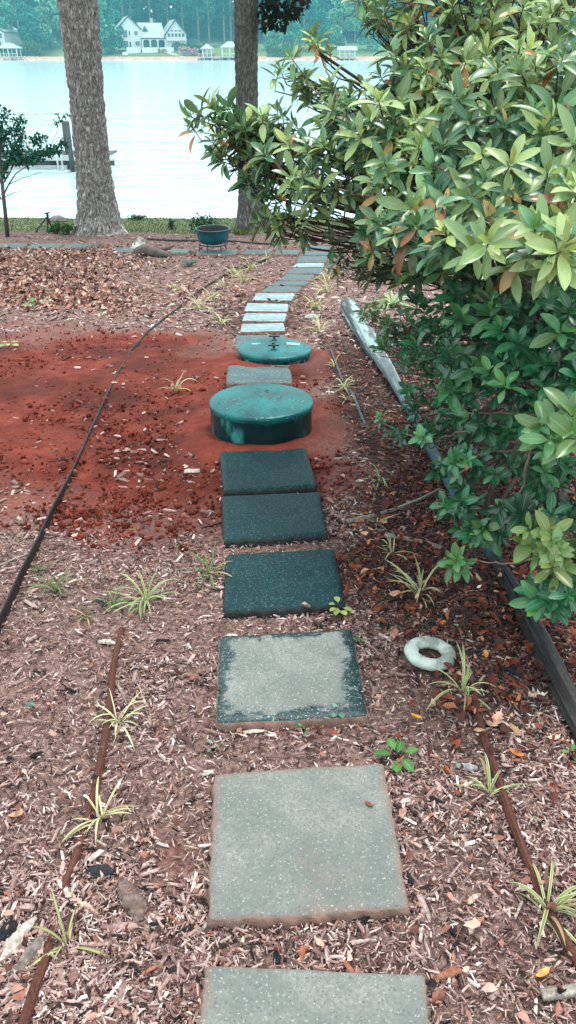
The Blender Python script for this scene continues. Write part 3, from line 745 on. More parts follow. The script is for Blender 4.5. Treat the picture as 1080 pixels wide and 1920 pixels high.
def bank_tree(u, v, radii, H, flare, seed, mat, label, lean, crown_c):
    p = GV(u, v); e = empty('bank_tree', p, label, 'tree', 'trees on the bank')
    link_mesh('trunk', trunk_mesh(H, radii, p, flare, seed, mat, lean), e)
    lm = MB(); r = np.random.default_rng(seed); Ps = []
    for k in range(7):
        a = 2*PI*k/7 + seed; h0 = H-.7+.1*k; ln = r.uniform(1.6, 2.8)
        tip = Vector((lean[0]*H+math.cos(a)*ln, lean[1]*H+math.sin(a)*ln, h0+r.uniform(1.5, 3)))
        lm.tube([(lean[0]*h0, lean[1]*h0, h0), Vector((lean[0]*H, lean[1]*H, h0+.6)).lerp(tip, .5), tip], [radii[-1][1]*.45, .08, .02], 8)
        Ps.append(blob(r, 380, tip, (1.3, 1.3, .9)))
    for c, rad, n in crown_c: Ps.append(blob(r, n, c, rad))
    lm.build('limbs', mat, e, smooth=True)
    leafy_mass('crown', np.concatenate(Ps), .13, tree_green, e, r)
    return e
bank_tree(193, 437, [(-.4, .36), (0, .34), (.5, .285), (1.2, .25), (2.0, .245), (2.6, .262), (3.2, .28), (5.5, .25)], 5.5, .16, 4, M_barkA,
          'thick grey-barked tree with flared roots at the left of the lawn', (0, 0), [])
t2 = bank_tree(472, 429, [(-.4, .24), (0, .225), (.5, .19), (1.2, .17), (2.2, .168), (3.2, .175), (5.5, .15)], 5.5, .11, 9, M_barkB,
          'slimmer grey tree standing behind the left tip of the shrub', (0, 0), [])
# its low hanging branch with dark leaves
p = at(482, 20, 11.0); base = t2.location; r = np.random.default_rng(77)
bb = MB(); Ps = []
for (u, v, su, sv, n) in [(515, 12, 24, 14, 120), (545, 22, 24, 15, 120), (560, 5, 18, 12, 60), (505, 42, 15, 15, 70), (528, 44, 10, 12, 40), (495, 20, 10, 12, 40), (530, -20, 40, 20, 120)]:
    c = at(u, v, 11.2) - base; k = 11.2/FPX
    Ps.append(blob(r, n, c, (su*k*1.1, .35, sv*k*1.1)))
    bb.tube([(0, 0, 4.0), tuple(Vector((0, 0, 4.0)).lerp(c, .55)+Vector((0, 0, .25))), tuple(c)], [.03, .015, .005], 6)
bb.build('low_branch', M_barkB, t2, smooth=True)
leafy_mass('low_leaves', np.concatenate(Ps), .1, [srgb(40, 52, 34, .4), srgb(30, 42, 32, .4), srgb(66, 60, 40, .4)], t2, r)
bank_tree(748, 415, [(-.4, .26), (0, .24), (.5, .2), (1.2, .18), (3.2, .17), (5.5, .15)], 5.5, .11, 13, M_barkB,
          'dark trunk half hidden behind the upper shrub leaves', (0, 0), [])

# sapling
p = GV(13, 443); sap = empty('sapling', p, 'young leafy sapling at the left picture edge before the dock', 'tree')
kz = 11.6/FPX
def sp_(u, v): return at(u, v, 11.7 + (v-443)*-.0022) - p
sb = MB(); sb.tube([(0, 0, -.1), sp_(10, 400), sp_(5, 355), sp_(2, 320), sp_(0, 280), sp_(6, 225), sp_(8, 205)], [.035, .03, .028, .022, .016, .008, .004], 8)
for pts, r0 in [([(5, 365), (18, 345), (30, 325), (50, 312), (74, 304)], .014), ([(4, 372), (-14, 345), (-30, 320)], .012), ([(5, 345), (20, 322), (28, 300), (34, 270), (34, 230)], .013),
                ([(18, 345), (40, 335), (60, 328), (80, 322)], .006), ([(6, 370), (25, 362), (46, 356)], .006), ([(2, 325), (14, 300), (12, 260)], .01), ([(30, 312), (60, 290), (95, 275), (118, 268)], .009), ([(55, 300), (62, 275), (72, 255)], .006), ([(95, 275), (106, 250), (110, 225)], .004)]:
    sb.tube([sp_(u, v) + Vector((0, random.uniform(-.08, .08), 0)) for u, v in pts], list(np.linspace(r0, .003, len(pts))), 6)
sb.build('trunk', M_twig, sap, smooth=True)
Ps = []; r = np.random.default_rng(12)
for (u, v, su, sv, n) in [(8, 255, 13, 28, 150), (8, 215, 6, 16, 50), (35, 240, 13, 26, 130), (36, 275, 18, 18, 150), (70, 262, 17, 12, 90), (22, 295, 16, 16, 140), (48, 300, 24, 10, 130), (75, 290, 24, 12, 160), (102, 282, 16, 10, 80), (118, 268, 9, 10, 40), (110, 225, 4, 10, 14), (125, 216, 3, 3, 5), (-25, 280, 25, 50, 200), (36, 222, 6, 8, 20), (5, 320, 6, 20, 40)]:
    c = sp_(u, v); Ps.append(blob(r, int(n*1.7), c, (su*kz, .3, sv*kz)))
leafy_mass('crown', np.concatenate(Ps), .062, [srgb(40, 112, 92, .55), srgb(34, 92, 76, .5), srgb(60, 122, 84, .55)], sap, r)

# tripod sprinkler stand
p = GV(88, 434); tri = empty('tripod_stand', p, 'small black tripod stand on the lawn between sapling and trunk', 'tripod')
hd = at(89, 404, 12.55) - p
for (u, v) in ((67, 436), (89, 435), (99, 433)):
    q = GV(u, v) - p; b_ = MB(); b_.tube([q, q.lerp(hd, .9)], [.012, .012], 6); b_.tube([q, q.lerp(hd, .12)], [.02, .02], 6); b_.build('leg', M_black, tri)
b_ = MB(); b_.tube([hd - Vector((0, 0, .12)), hd + Vector((0, 0, .03))], [.018, .022], 8); b_.tube([hd + Vector((-.04, 0, .03)), hd + Vector((.05, 0, .05))], [.012, .008], 6); b_.build('sprinkler_head', M_black, tri)

# blue pot on stand
M_enamel = pmat('blue_enamel', srgb(16, 96, 112, .7), srgb(10, 66, 80, .7), 6, .38, .1, 40, spec=.5)
M_inside = pmat('dark_grey_inside', srgb(70, 66, 64, .6), srgb(46, 44, 44, .6), 10, .8)  # mottled dark grey for the bowl lining
p = GV(401, 474); pot = empty('kettle_pot', p, 'large round blue enamel pot on a four-legged wire stand', 'pot')
b_ = MB(); R0 = .225; z0 = .125
prof = [(.02, z0), (.12, z0), (.17, z0+.015), (.2, z0+.05), (.213, z0+.11), (.22, z0+.175), (.232, z0+.185), (.234, z0+.195), (.226, z0+.2), (.215, z0+.193)]
b_.lathe(prof, 56, capb=True); b_.build('bowl', M_enamel, pot, smooth=True)
b_ = MB(); b_.lathe([(.215, z0+.193), (.205, z0+.11), (.19, z0+.06), (.15, z0+.03), (.01, z0+.025)], 56); b_.build('bowl_lining', M_inside, pot, smooth=True)
for s in (-1, 1):
    b_ = MB(); b_.tube([(s*.222, -.05, z0+.16), (s*.25, -.04, z0+.155), (s*.255, 0, z0+.15), (s*.25, .04, z0+.155), (s*.222, .05, z0+.16)], .008, 8); b_.build('handle', M_enamel, pot, smooth=True)
st = MB(); st.tube([(.19*math.cos(a), .19*math.sin(a), z0-.004) for a in np.linspace(0, 2*PI, 33)], .007, 8); st.build('stand_ring', M_black, pot, smooth=True)
for a in (R(200), R(250), R(305), R(40), R(120)):
    b_ = MB(); b_.tube([(.185*math.cos(a), .185*math.sin(a), z0), (.215*math.cos(a), .215*math.sin(a), -.01)], .008, 8); b_.build('leg', M_black, pot, smooth=True)

# white garden ornament (sitting body with an upright hollow neck) and grey log
M_china = pmat('weathered_white_china', srgb(228, 226, 218, .85), srgb(196, 192, 184, .8), 12, .5, c3=srgb(110, 100, 95, .7), s3=14)
p = GV(262, 474); orn = empty('garden_ornament', p, 'small chipped white ornament leaning against the grey log', 'ornament')
b_ = MB(); b_.lathe([(.03, 0), (.07, .02), (.085, .07), (.07, .12), (.035, .15), (.005, .155)], 24, c=(-.03, 0, 0), sx=.85); b_.build('body', M_china, orn, smooth=True)
b_ = MB(); b_.tube([(.03, 0, .06), (.035, 0, .14), (.03, 0, .2)], [.055, .05, .046], 18, cap=False); b_.tube([(.03, 0, .2), (.03, 0, .12)], [.04, .038], 18, cap=False); b_.build('neck', M_china, orn, smooth=True)
b_ = MB(); b_.add([(.0, -.03, .2), (.03, -.045, .19), (.0, -.035, .245), (.0, .0, .2)], [(0, 1, 2), (0, 2, 3), (1, 3, 2)]); b_.build('ear_chip', M_china, orn)
M_greylog = pmat('grey_driftwood', srgb(138, 128, 120, .6), srgb(92, 82, 78, .6), 10, .9, .7, 50, stretch=(.3, 1, 1))
p = GV(258, 478); q = GV(322, 484)
b_ = MB(); d = q-p
b_.tube([(0, 0, .05), d*.2+Vector((0, 0, .07)), d*.5+Vector((0, .02, .055)), d*.8+Vector((0, 0, .04)), d+Vector((0, 0, .02))], [.05, .075, .06, .045, .015], 14, jitter=.1)
b_.tube([d*.5+Vector((0, .02, .06)), d*.8+Vector((.02, .12, .09)), d*1.0+Vector((.03, .2, .12))], [.035, .025, .008], 10, jitter=.1)
tag(b_.build('log', M_greylog, None, p, smooth=True), 'forked grey weathered log lying across the cross path', 'log')
# dark edging pipe behind the cross path
b_ = MB(); pts = [GV(u, v, .02) for u, v in ((276, 448), (310, 450), (350, 451), (400, 451), (440, 452), (470, 455), (520, 458))]
b_.tube(pts, [.014]*len(pts), 8, jitter=.12); tag(b_.build('edging_pipe', M_black, smooth=True), 'black edging pipe behind the blue pot along the lawn', 'edging')

# shrubs and weeds along the water edge
def low_shrub(u, v, w, h, n, L, cols, label, seed, name='low_shrub', stems=7):
    p = GV(u, v); e = empty(name, p, label, 'shrub' if name == 'low_shrub' else 'weed'); r = np.random.default_rng(seed); kz = (p.y*cp+2.6*sp)/FPX
    W, H = w*kz/2, h*kz; b_ = MB()
    for k in range(stems):
        x = r.uniform(-1, 1)*W*.8; b_.tube([(x*.2, 0, -.02), (x*.6, r.uniform(-.1, .1), H*.5), (x, r.uniform(-.15, .15), H*.9)], [.008, .006, .003], 5)
    b_.build('stems', M_twig, e)
    P = blob(r, n, (0, 0, H*.58), (W, W*.7, H*.45)); leafy_mass('foliage', P, L, cols, e, r)
teal = [srgb(60, 104, 70, .5), srgb(84, 126, 80, .5), srgb(40, 80, 60, .45)]
low_shrub(382, 437, 62, 32, 260, .06, teal, 'small leafy shrub on the lawn behind the blue pot', 1)
low_shrub(257, 412, 36, 8, 120, .06, teal, 'dark tuft at the lawn edge right of the thick trunk', 2)
low_shrub(126, 440, 40, 20, 140, .06, [srgb(70, 120, 60, .5), srgb(96, 140, 70, .5)], 'bright weeds at the left foot of the thick trunk', 3, 'weed_clump')
low_shrub(105, 438, 24, 18, 60, .09, [srgb(60, 110, 60, .5)], 'broad-leaved weed right of the tripod stand', 4, 'weed_clump')
low_shrub(322, 430, 14, 18, 40, .05, teal, 'thin upright weed in the middle of the lawn strip', 6, 'weed_clump')
low_shrub(455, 440, 40, 10, 120, .05, [srgb(140, 150, 80, .55), srgb(90, 120, 60, .5)], 'yellowish ground weeds at the foot of the slimmer tree', 7, 'weed_clump')
# lawn grass
r = np.random.default_rng(3); n = 30000
x = r.uniform(-9, 8, n); y = r.uniform(12.8, 15.3, n); ok = (y > lawn_edge(x) - r.exponential(.08, n)); x, y = x[ok], y[ok]; n = len(x)
P = np.stack([x, y, gz(x, y)-.005], -1)
d = r.normal(size=(n, 3))*.45; d[:, 2] = 1; ax, ay, az = frames(d, r.normal(size=(n, 3)))
T = np.array([[-.5, 0, 0], [.5, 0, 0], [.35, .6, .1], [-.35, .6, .1], [0, 1, .25]]); 
s = np.stack([np.full(n, .012), r.uniform(.025, .06, n), np.full(n, .05)], -1)
c = np.array([srgb(112, 134, 88, .5), srgb(134, 148, 100, .5), srgb(94, 118, 78, .46), srgb(160, 158, 118, .5)])[r.choice(4, n, p=[.35, .35, .2, .1])]*r.uniform(.7, 1.2, (n, 1))
tag(link_mesh('lawn_grass', swarm('lawn_grass', T, [(0, 1, 2, 3), (3, 2, 4, 4)][:1], P, ax, ay, az, s, c, M_grass)), 'short mown grass strip along the lake', 'grass', kind='stuff')
# rocks at lawn edge
M_rock = pmat('grey_rock', srgb(150, 150, 145, .6), srgb(100, 104, 104, .6), 8, .9, .6, 20)
def rock(u, v, sz, label, mat=None, seed=0, name='rock', flat=.6, z=None):
    r = np.random.default_rng(seed); bm = bmesh.new(); bmesh.ops.create_icosphere(bm, subdivisions=3, radius=1)
    for vt in bm.verts:
        c = np.array(vt.co); k = 1+.55*(fbm(np.array([c[0]*1.3+seed]), np.array([c[1]*1.3+c[2]*1.7]), seed, 3)[0]-.45); vt.co = Vector(c*k)
        vt.co.z *= flat; vt.co.x *= 1.35
    for vt in bm.verts: vt.co *= sz
    me = bpy.data.meshes.new(name); bm.to_mesh(me); bm.free(); me.materials.append(mat or M_rock)
    p = GV(u, v); p.z += sz*flat*.45
    return tag(link_mesh(name, me, None, p), label, 'rock')
rock(110, 416, .12, 'pale rock at the lawn edge left of the thick trunk', seed=2)

# ================================================================== STEPPING STONES
def paver_mat(name, base, base2, fleck_w, fleck_d, rough, fscale=240, edge=False, wet=None, crease=0.0, spec=.4, thr=.74, clay=0.0):
    m, t, b = newmat(name); b.inputs['Specular IOR Level'].default_value = spec
    tc = N(t, 'ShaderNodeTexCoord'); L = t.links.new
    def noise(sc, det=6, ro=.6):
        n = N(t, 'ShaderNodeTexNoise'); n.inputs['Scale'].default_value = sc; n.inputs['Detail'].default_value = det; n.inputs['Roughness'].default_value = ro
        L(tc.outputs['Object'], n.inputs['Vector']); return n.outputs[0]
    def rmp(v, a, c, inv=False):
        r = N(t, 'ShaderNodeMapRange'); r.inputs[1].default_value = a; r.inputs[2].default_value = c; L(v, r.inputs[0]); return r.outputs[0]
    def mx(f, c1, c2):
        n = N(t, 'ShaderNodeMix', data_type='RGBA'); L(f, n.inputs[0])
        for s, c in ((6, c1), (7, c2)):
            if isinstance(c, tuple): n.inputs[s].default_value = (*c, 1)
            else: L(c, n.inputs[s])
        return n.outputs[2]
    out = mx(rmp(noise(9), .35, .65), base, base2)
    out = mx(rmp(noise(150, 3), .3, .75), out, mx(rmp(noise(5), 0, 1), tuple(c*.6 for c in base), tuple(c*.7 for c in base2)))
    out = mx(rmp(noise(2.3, 7, .7), .42, .7), out, tuple(c*.72 for c in base2))
    if clay:
        ae = N(t, 'ShaderNodeAttribute'); ae.attribute_name = 'col'
        sc_ = N(t, 'ShaderNodeMath', operation='MULTIPLY_ADD'); L(noise(6, 8, .7), sc_.inputs[0]); sc_.inputs[1].default_value = .32; L(ae.outputs['Fac'], sc_.inputs[2])
        cf_ = N(t, 'ShaderNodeMath', operation='MULTIPLY'); L(rmp(sc_.outputs[0], 1.08, 1.2), cf_.inputs[0]); cf_.inputs[1].default_value = clay
        out = mx(cf_.outputs[0], out, srgb(172, 134, 118, .56))
        c2_ = N(t, 'ShaderNodeMath', operation='MULTIPLY'); L(rmp(noise(3.1, 6, .65), .56, .72), c2_.inputs[0]); c2_.inputs[1].default_value = clay*.55
        out = mx(c2_.outputs[0], out, srgb(164, 138, 126, .56))
    if wet is not None:
        at_ = N(t, 'ShaderNodeAttribute'); at_.attribute_name = 'col'
        nz = noise(9, 10, .8)
        sm = N(t, 'ShaderNodeMath', operation='MULTIPLY_ADD'); L(nz, sm.inputs[0]); sm.inputs[1].default_value = 1.15; L(at_.outputs['Fac'], sm.inputs[2])
        wetf = rmp(sm.outputs[0], 1.36, 1.46)
        out = mx(wetf, out, wet)
        L(mx(wetf, (rough, rough, rough), (.3, .3, .3)), b.inputs['Roughness'])
    else: b.inputs['Roughness'].default_value = rough
    vo = N(t, 'ShaderNodeTexVoronoi'); vo.inputs['Scale'].default_value = fscale; vd = N(t, 'ShaderNodeTexNoise'); vd.inputs['Scale'].default_value = fscale*.8; vd.inputs['Detail'].default_value = 1; L(tc.outputs['Object'], vd.inputs['Vector'])
    va = N(t, 'ShaderNodeVectorMath', operation='MULTIPLY_ADD'); L(vd.outputs['Color'], va.inputs[0]); va.inputs[1].default_value = (1.6/fscale,)*3; L(tc.outputs['Object'], va.inputs[2]); L(va.outputs[0], vo.inputs['Vector'])
    sp_n = N(t, 'ShaderNodeSeparateColor'); L(vo.outputs['Color'], sp_n.inputs[0])
    near = rmp(vo.outputs['Distance'], .55, .25)
    for ch, colr, th in ((0, fleck_w, thr), (1, fleck_d, .80)):
        f = rmp(sp_n.outputs[ch], th, th+.05); mu = N(t, 'ShaderNodeMath', operation='MULTIPLY'); L(f, mu.inputs[0]); L(near, mu.inputs[1])
        out = mx(mu.outputs[0], out, colr)
    if crease:
        wv_ = N(t, 'ShaderNodeTexWave'); wv_.inputs['Scale'].default_value = 1.7; wv_.inputs['Distortion'].default_value = 5; wv_.inputs['Detail'].default_value = 4; wv_.inputs['Detail Scale'].default_value = 2; wv_.bands_direction = 'Y'
        L(tc.outputs['Object'], wv_.inputs['Vector']); cf = N(t, 'ShaderNodeMath', operation='MULTIPLY'); L(rmp(wv_.outputs['Fac'], .965, 1.0), cf.inputs[0]); cf.inputs[1].default_value = crease
        out = mx(cf.outputs[0], out, tuple(c*.3 for c in base))
    L(out, b.inputs['Base Color'])
    bp = N(t, 'ShaderNodeBump'); bp.inputs['Strength'].default_value = .55; bp.inputs['Distance'].default_value = .004
    ad = N(t, 'ShaderNodeMath', operation='ADD'); L(noise(170, 4), ad.inputs[0]); L(noise(28, 6), ad.inputs[1])
    L(ad.outputs[0], bp.inputs['Height']); L(bp.outputs[0], b.inputs['Normal'])
    return m
wet_c = srgb(12, 56, 60, .6)
PM = {
 'grey': paver_mat('dry_concrete', srgb(164, 166, 158, .58), srgb(138, 146, 142, .54), srgb(178, 182, 176, .56), srgb(112, 120, 120, .5), .85, clay=.8, thr=.82),
 'edge': paver_mat('half_wet_concrete', srgb(166, 170, 164, .6), srgb(142, 150, 146, .56), srgb(186, 188, 178, .6), srgb(104, 112, 110, .5), .8, clay=.2, thr=.80, wet=wet_c),
 'wet': paver_mat('wet_concrete', srgb(10, 56, 62, .56), srgb(14, 74, 80, .54), srgb(84, 128, 130, .5), srgb(6, 30, 34, .6), .5, fscale=170, spec=.16, thr=.66),
 'blue': paver_mat('blue_concrete', srgb(104, 136, 140, .54), srgb(80, 112, 116, .5), srgb(150, 172, 174, .6), srgb(76, 98, 102, .55), .5, fscale=90, crease=.7),
 'pale': paver_mat('sky_sheen_wet_concrete', srgb(176, 200, 206, .75), srgb(140, 180, 188, .7), srgb(215, 228, 230, .8), srgb(70, 110, 116, .6), .3, fscale=40, crease=.8, spec=.6),  # pale base colour holds the sky reflection of the wet surface
}
M_side = pmat('clay_stained_edge', srgb(176, 138, 122, .62), srgb(138, 112, 102, .6), 14, .95, .6, 90, c3=srgb(120, 116, 110, .6), s3=9)
M_sidew = pmat('wet_edge', srgb(52, 58, 58, .6), srgb(30, 34, 36, .6), 14, .7, .6, 90)
def stepping_stone(q, kind, label, seed):
    c = (q[0]+q[1]+q[2]+q[3])/4; n = 26
    near = c.y < 3.4
    V = []; ed = []
    for j in range(n+1):
        for i in range(n+1):
            s, t_ = i/n, j/n
            p = q[3].lerp(q[2], s).lerp(q[0].lerp(q[1], s), t_) - c
            e = 1-2*min(s, 1-s, t_, 1-t_); V.append([p.x, p.y, p.z]); ed.append(e)
    V = np.array(V); ed = np.array(ed)
    out = V[:, :2]/(np.linalg.norm(V[:, :2], axis=1, keepdims=True)+1e-6)
    border = ed > .999
    nz = fbm(V[:, 0]*11+seed*3.3, V[:, 1]*11, seed, 3)-.45
    V[border, :2] += out[border]*(nz[border]*.010)[:, None]
    V[:, 2] += .006*(fbm(V[:, 0]*7+seed, V[:, 1]*7, seed+2, 3)-.45) - .005*np.clip((ed-.93)/.07, 0, 1)**2
    # corners worn round
    ci = [0, n, (n+1)*n, (n+1)*(n+1)-1]
    for k in ci: V[k, :2] *= 1-.012
    idx = np.arange((n+1)**2).reshape(n+1, n+1)
    F = np.stack([idx[:-1, :-1], idx[:-1, 1:], idx[1:, 1:], idx[1:, :-1]], -1).reshape(-1, 4).tolist(); fm = [0]*len(F)
    ring = list(idx[0, :]) + list(idx[1:, -1]) + list(idx[-1, -2::-1]) + list(idx[-2:0:-1, 0])
    k0 = len(V); m = len(ring); lower = []
    for lv, (dz, o) in enumerate(((-.012, .004), (-.07, .007))):
        vv = V[ring].copy(); vv[:, 2] += dz; vv[:, :2] += out[ring]*(o + .004*np.sin(np.arange(m)*1.7+seed))[:, None]; lower.append(vv)
    V = np.concatenate([V]+lower); ed = np.concatenate([ed, np.ones(2*m)])
    for lv in range(2):
        a = ring if lv == 0 else list(range(k0, k0+m)); b_ = list(range(k0+lv*m, k0+lv*m+m))
        for i in range(m): F.append([a[i], b_[i], b_[(i+1) % m], a[(i+1) % m]]); fm.append(1)
    me = np_mesh('stepping_stone', V, F, [PM[kind], M_sidew if kind == 'wet' else M_side], np.repeat(ed[:, None], 3, 1), fmat=fm)
    tag(link_mesh('stepping_stone', me, None, c), label, 'paver', 'stepping stones')
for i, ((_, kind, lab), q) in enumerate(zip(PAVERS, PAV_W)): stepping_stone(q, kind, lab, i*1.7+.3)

# ================================================================== SEPTIC RISERS
def lid_mat(name, c1, c2, rough):
    m, t, b = newmat(name); b.inputs['Specular IOR Level'].default_value = .28; L = t.links.new
    tc = N(t, 'ShaderNodeTexCoord')
    n = N(t, 'ShaderNodeTexNoise'); n.inputs['Scale'].default_value = 5; n.inputs['Detail'].default_value = 8; L(tc.outputs['Object'], n.inputs['Vector'])
    r = N(t, 'ShaderNodeValToRGB'); r.color_ramp.elements[0].position = .35; r.color_ramp.elements[1].position = .68
    r.color_ramp.elements[0].color = (*c1, 1); r.color_ramp.elements[1].color = (*c2, 1); L(n.outputs[0], r.inputs[0])
    v = N(t, 'ShaderNodeTexVoronoi'); v.inputs['Scale'].default_value = 75; L(tc.outputs['Object'], v.inputs['Vector'])
    sp_n = N(t, 'ShaderNodeSeparateColor'); L(v.outputs['Color'], sp_n.inputs[0])
    f1 = N(t, 'ShaderNodeMapRange'); f1.inputs[1].default_value = .80; f1.inputs[2].default_value = .84; L(sp_n.outputs[0], f1.inputs[0])
    f2 = N(t, 'ShaderNodeMapRange'); f2.inputs[1].default_value = .3; f2.inputs[2].default_value = .16; L(v.outputs['Distance'], f2.inputs[0])
    mu = N(t, 'ShaderNodeMath', operation='MULTIPLY'); L(f1.outputs[0], mu.inputs[0]); L(f2.outputs[0], mu.inputs[1])
    n2 = N(t, 'ShaderNodeTexNoise'); n2.inputs['Scale'].default_value = 16; n2.inputs['Detail'].default_value = 6; L(tc.outputs['Object'], n2.inputs['Vector'])
    f3 = N(t, 'ShaderNodeMapRange'); f3.inputs[1].default_value = .63; f3.inputs[2].default_value = .70; L(n2.outputs[0], f3.inputs[0])
    m1 = N(t, 'ShaderNodeMix', data_type='RGBA'); L(f3.outputs[0], m1.inputs[0]); L(r.outputs[0], m1.inputs[6]); m1.inputs[7].default_value = (.012, .05, .055, 1)
    m2 = N(t, 'ShaderNodeMix', data_type='RGBA'); L(mu.outputs[0], m2.inputs[0]); L(m1.outputs[2], m2.inputs[6]); m2.inputs[7].default_value = (*srgb(110, 170, 166, .6), 1)
    L(m2.outputs[2], b.inputs['Base Color'])
    rr = N(t, 'ShaderNodeMapRange'); rr.inputs[3].default_value = rough-.12; rr.inputs[4].default_value = rough+.2; L(n.outputs[0], rr.inputs[0]); L(rr.outputs[0], b.inputs['Roughness'])
    bp = N(t, 'ShaderNodeBump'); bp.inputs['Strength'].default_value = .35; bp.inputs['Distance'].default_value = .004; L(v.outputs['Distance'], bp.inputs['Height']); bp.invert = True
    L(bp.outputs[0], b.inputs['Normal'])
    return m
M_lid = lid_mat('teal_fibreglass_lid', srgb(0, 80, 84, .66), srgb(4, 126, 126, .72), .3)
M_riser = pmat('smeared_teal_riser', srgb(2, 42, 46, .6), srgb(8, 66, 70, .6), 6, .34, .25, 22, c3=srgb(70, 160, 156, .7), s3=7.5, stretch=(1, 1, .55), spec=.28)
M_sticker = pmat('pale_sticker', srgb(190, 224, 222, .8), srgb(150, 200, 198, .8), 60, .6)
M_ink = pmat('faded_ink', srgb(70, 140, 140, .7), None, 60, .6)
def septic(loc, rad, hgt, tilt, label):
    e = empty('septic_riser', loc, label, 'septic lid', 'septic lids'); e.rotation_euler = (tilt, 0, 0)
    b_ = MB(); prof = [(.004, .020), (rad*.25, .0192), (rad*.5, .0165), (rad*.75, .011), (rad*.93, .004), (rad*.975, .0005), (rad*.992, -.004), (rad, -.012), (rad, -.026), (rad*.985, -.03)]
    b_.lathe(prof, 96); lid = b_.build('lid', M_lid, e, smooth=True)
    w = MB(); ang = 96; pr = [(rad*.975, -.022), (rad*.97, -.08), (rad*.972, -hgt*.6), (rad*.965, -hgt-.08)]
    vs = []
    for r0, z in pr:
        for j in range(ang):
            a = 2*PI*j/ang; k = 1 + .008*math.sin(a*9+z*30) + .006*math.sin(a*23+z*60); vs.append((r0*math.cos(a)*k, r0*math.sin(a)*k, z))
    w.add(vs, [(i*ang+j, i*ang+(j+1) % ang, (i+1)*ang+(j+1) % ang, (i+1)*ang+j) for i in range(3) for j in range(ang)])
    w.build('riser_wall', M_riser, e, smooth=True)
    return e, lid
s1, l1 = septic(LID1, .262, .3, R(-3.0), 'tall round teal septic lid on a high riser among the stepping stones')
s2, l2 = septic(LID2, .246, .12, R(-3.5), 'low flat round teal septic lid with a pale sticker and dark handles')
for y_, w_ in ((.165, .075), (-.075, .075)):
    b_ = MB(); z0 = .017-.02*abs(y_); b_.box((-.005, y_, z0+.022), (w_, .014, .01)); b_.box((-.005, y_, z0+.008), (.016, .012, .024)); b_.box((-.005, y_-.03, z0+.003), (.04, .02, .006)); b_.build('handle', M_black, s2, bevel=.002)
b_ = MB(); b_.box((-.01, .03, .0235), (.02, .02, .008)); b_.build('bolt', M_black, s2)
def on_lid(x, y): return .020 - .0165*((x*x+y*y)**.5/.246)**2*1.2
stk = MB(); X0, Y0, W_, H_ = .125, .045, .088, .06
vs = []
for j in range(2):
    for i in range(5): x = X0-W_/2+W_*i/4; y = Y0-H_/2+H_*j; vs.append((x, y, on_lid(x, y)+.003))
stk.add(vs, [(i, i+1, i+6, i+5) for i in range(4)]); sk = stk.build('sticker', M_sticker, l2)
ink = MB(); rr_ = random.Random(4)
for k in range(7):
    x = X0-W_/2+.009+k*.0115
    for (dx, dy, w, h) in ((0, 0, .0025, .03), (.003, rr_.choice([-.012, .012, 0]), .006, .005), (.006, rr_.choice([-.006, .006]), .0022, .016)):
        ink.box((x+dx, Y0+dy, on_lid(x, Y0)+.0045), (w, h, .001))
ink.build('faded_lettering', M_ink, sk)
b_ = MB(); b_.box((-.128, .055, on_lid(-.128, .055)+.002), (.06, .008, .003)); b_.box((-.135, .035, on_lid(-.135, .035)+.002), (.035, .007, .003)); b_.build('moulded_mark', M_sticker, l2)

r = np.random.default_rng(91); n = 70
aa = r.uniform(0, 2*PI, n); rr_l = .25*np.sqrt(r.uniform(0, 1, n)); lx_ = rr_l*np.cos(aa); ly_ = rr_l*np.sin(aa)
lz_ = .0225-.0165*(rr_l/.262)**2*1.3 + ly_*math.tan(R(-3.0)); P = np.stack([LID1.x+lx_, LID1.y+ly_, LID1.z+lz_], -1)
a = r.uniform(0, 2*PI, n); ax, ay, az = frames(np.stack([np.cos(a), np.sin(a), 0*a], -1), np.tile(np.array([[0, 0, 1.0]]), (n, 1)))
Tq = np.array([[-.4, -.5, 0], [.3, -.4, 0], [.5, .3, .1], [-.2, .5, 0]])[None]+r.normal(0, .12, (n, 4, 3))*np.array([1, 1, .2]); sl = np.clip(r.lognormal(math.log(.008), .6, n), .003, .035)
pc = np.array([srgb(20, 40, 42, .5), srgb(60, 44, 40, .5), srgb(190, 200, 190, .6), srgb(140, 90, 70, .5)])[r.choice(4, n, p=[.45, .2, .25, .1])]
tag(link_mesh('lid_litter', swarm('lid_litter', Tq, [(0, 1, 2, 3)], P, ax, ay, az, np.stack([sl*.5, sl, sl*.5], -1), pc, M_wetchip)), 'wet leaf bits and specks lying on the tall septic lid', 'litter', kind='stuff')

# ================================================================== EDGING, LOGS, RODS, RING
def resample(P, n):
    P = np.array(P, float); d = np.r_[0, np.cumsum(np.linalg.norm(np.diff(P, axis=0), axis=1))]; s = np.linspace(0, d[-1], n)
    Q = np.stack([np.interp(s, d, P[:, k]) for k in range(3)], -1)
    for _ in range(3): Q[1:-1] = .25*Q[:-2]+.5*Q[1:-1]+.25*Q[2:]
    return Q, s/d[-1]
pts = [GV(u, v) for u, v in ((-40, 1255), (0, 1178), (40, 1085), (68, 1032), (95, 970), (130, 900), (160, 830), (190, 762), (218, 705), (245, 660), (272, 628), (300, 605), (322, 588), (345, 571), (372, 548), (400, 530), (425, 516), (450, 506), (475, 497), (502, 489))]
Q, s = resample(pts, 160); hgt = np.interp(s, [0, .12, .2, .28, 1], [.06, .048, .018, .013, .030])+.004*np.sin(s*90)*(s > .2)
b_ = MB(); vs = []
dxy = np.gradient(Q[:, :2], axis=0); dxy /= np.linalg.norm(dxy, axis=1, keepdims=True); nrm = np.stack([-dxy[:, 1], dxy[:, 0]], -1)
tk = .0035+.004*s
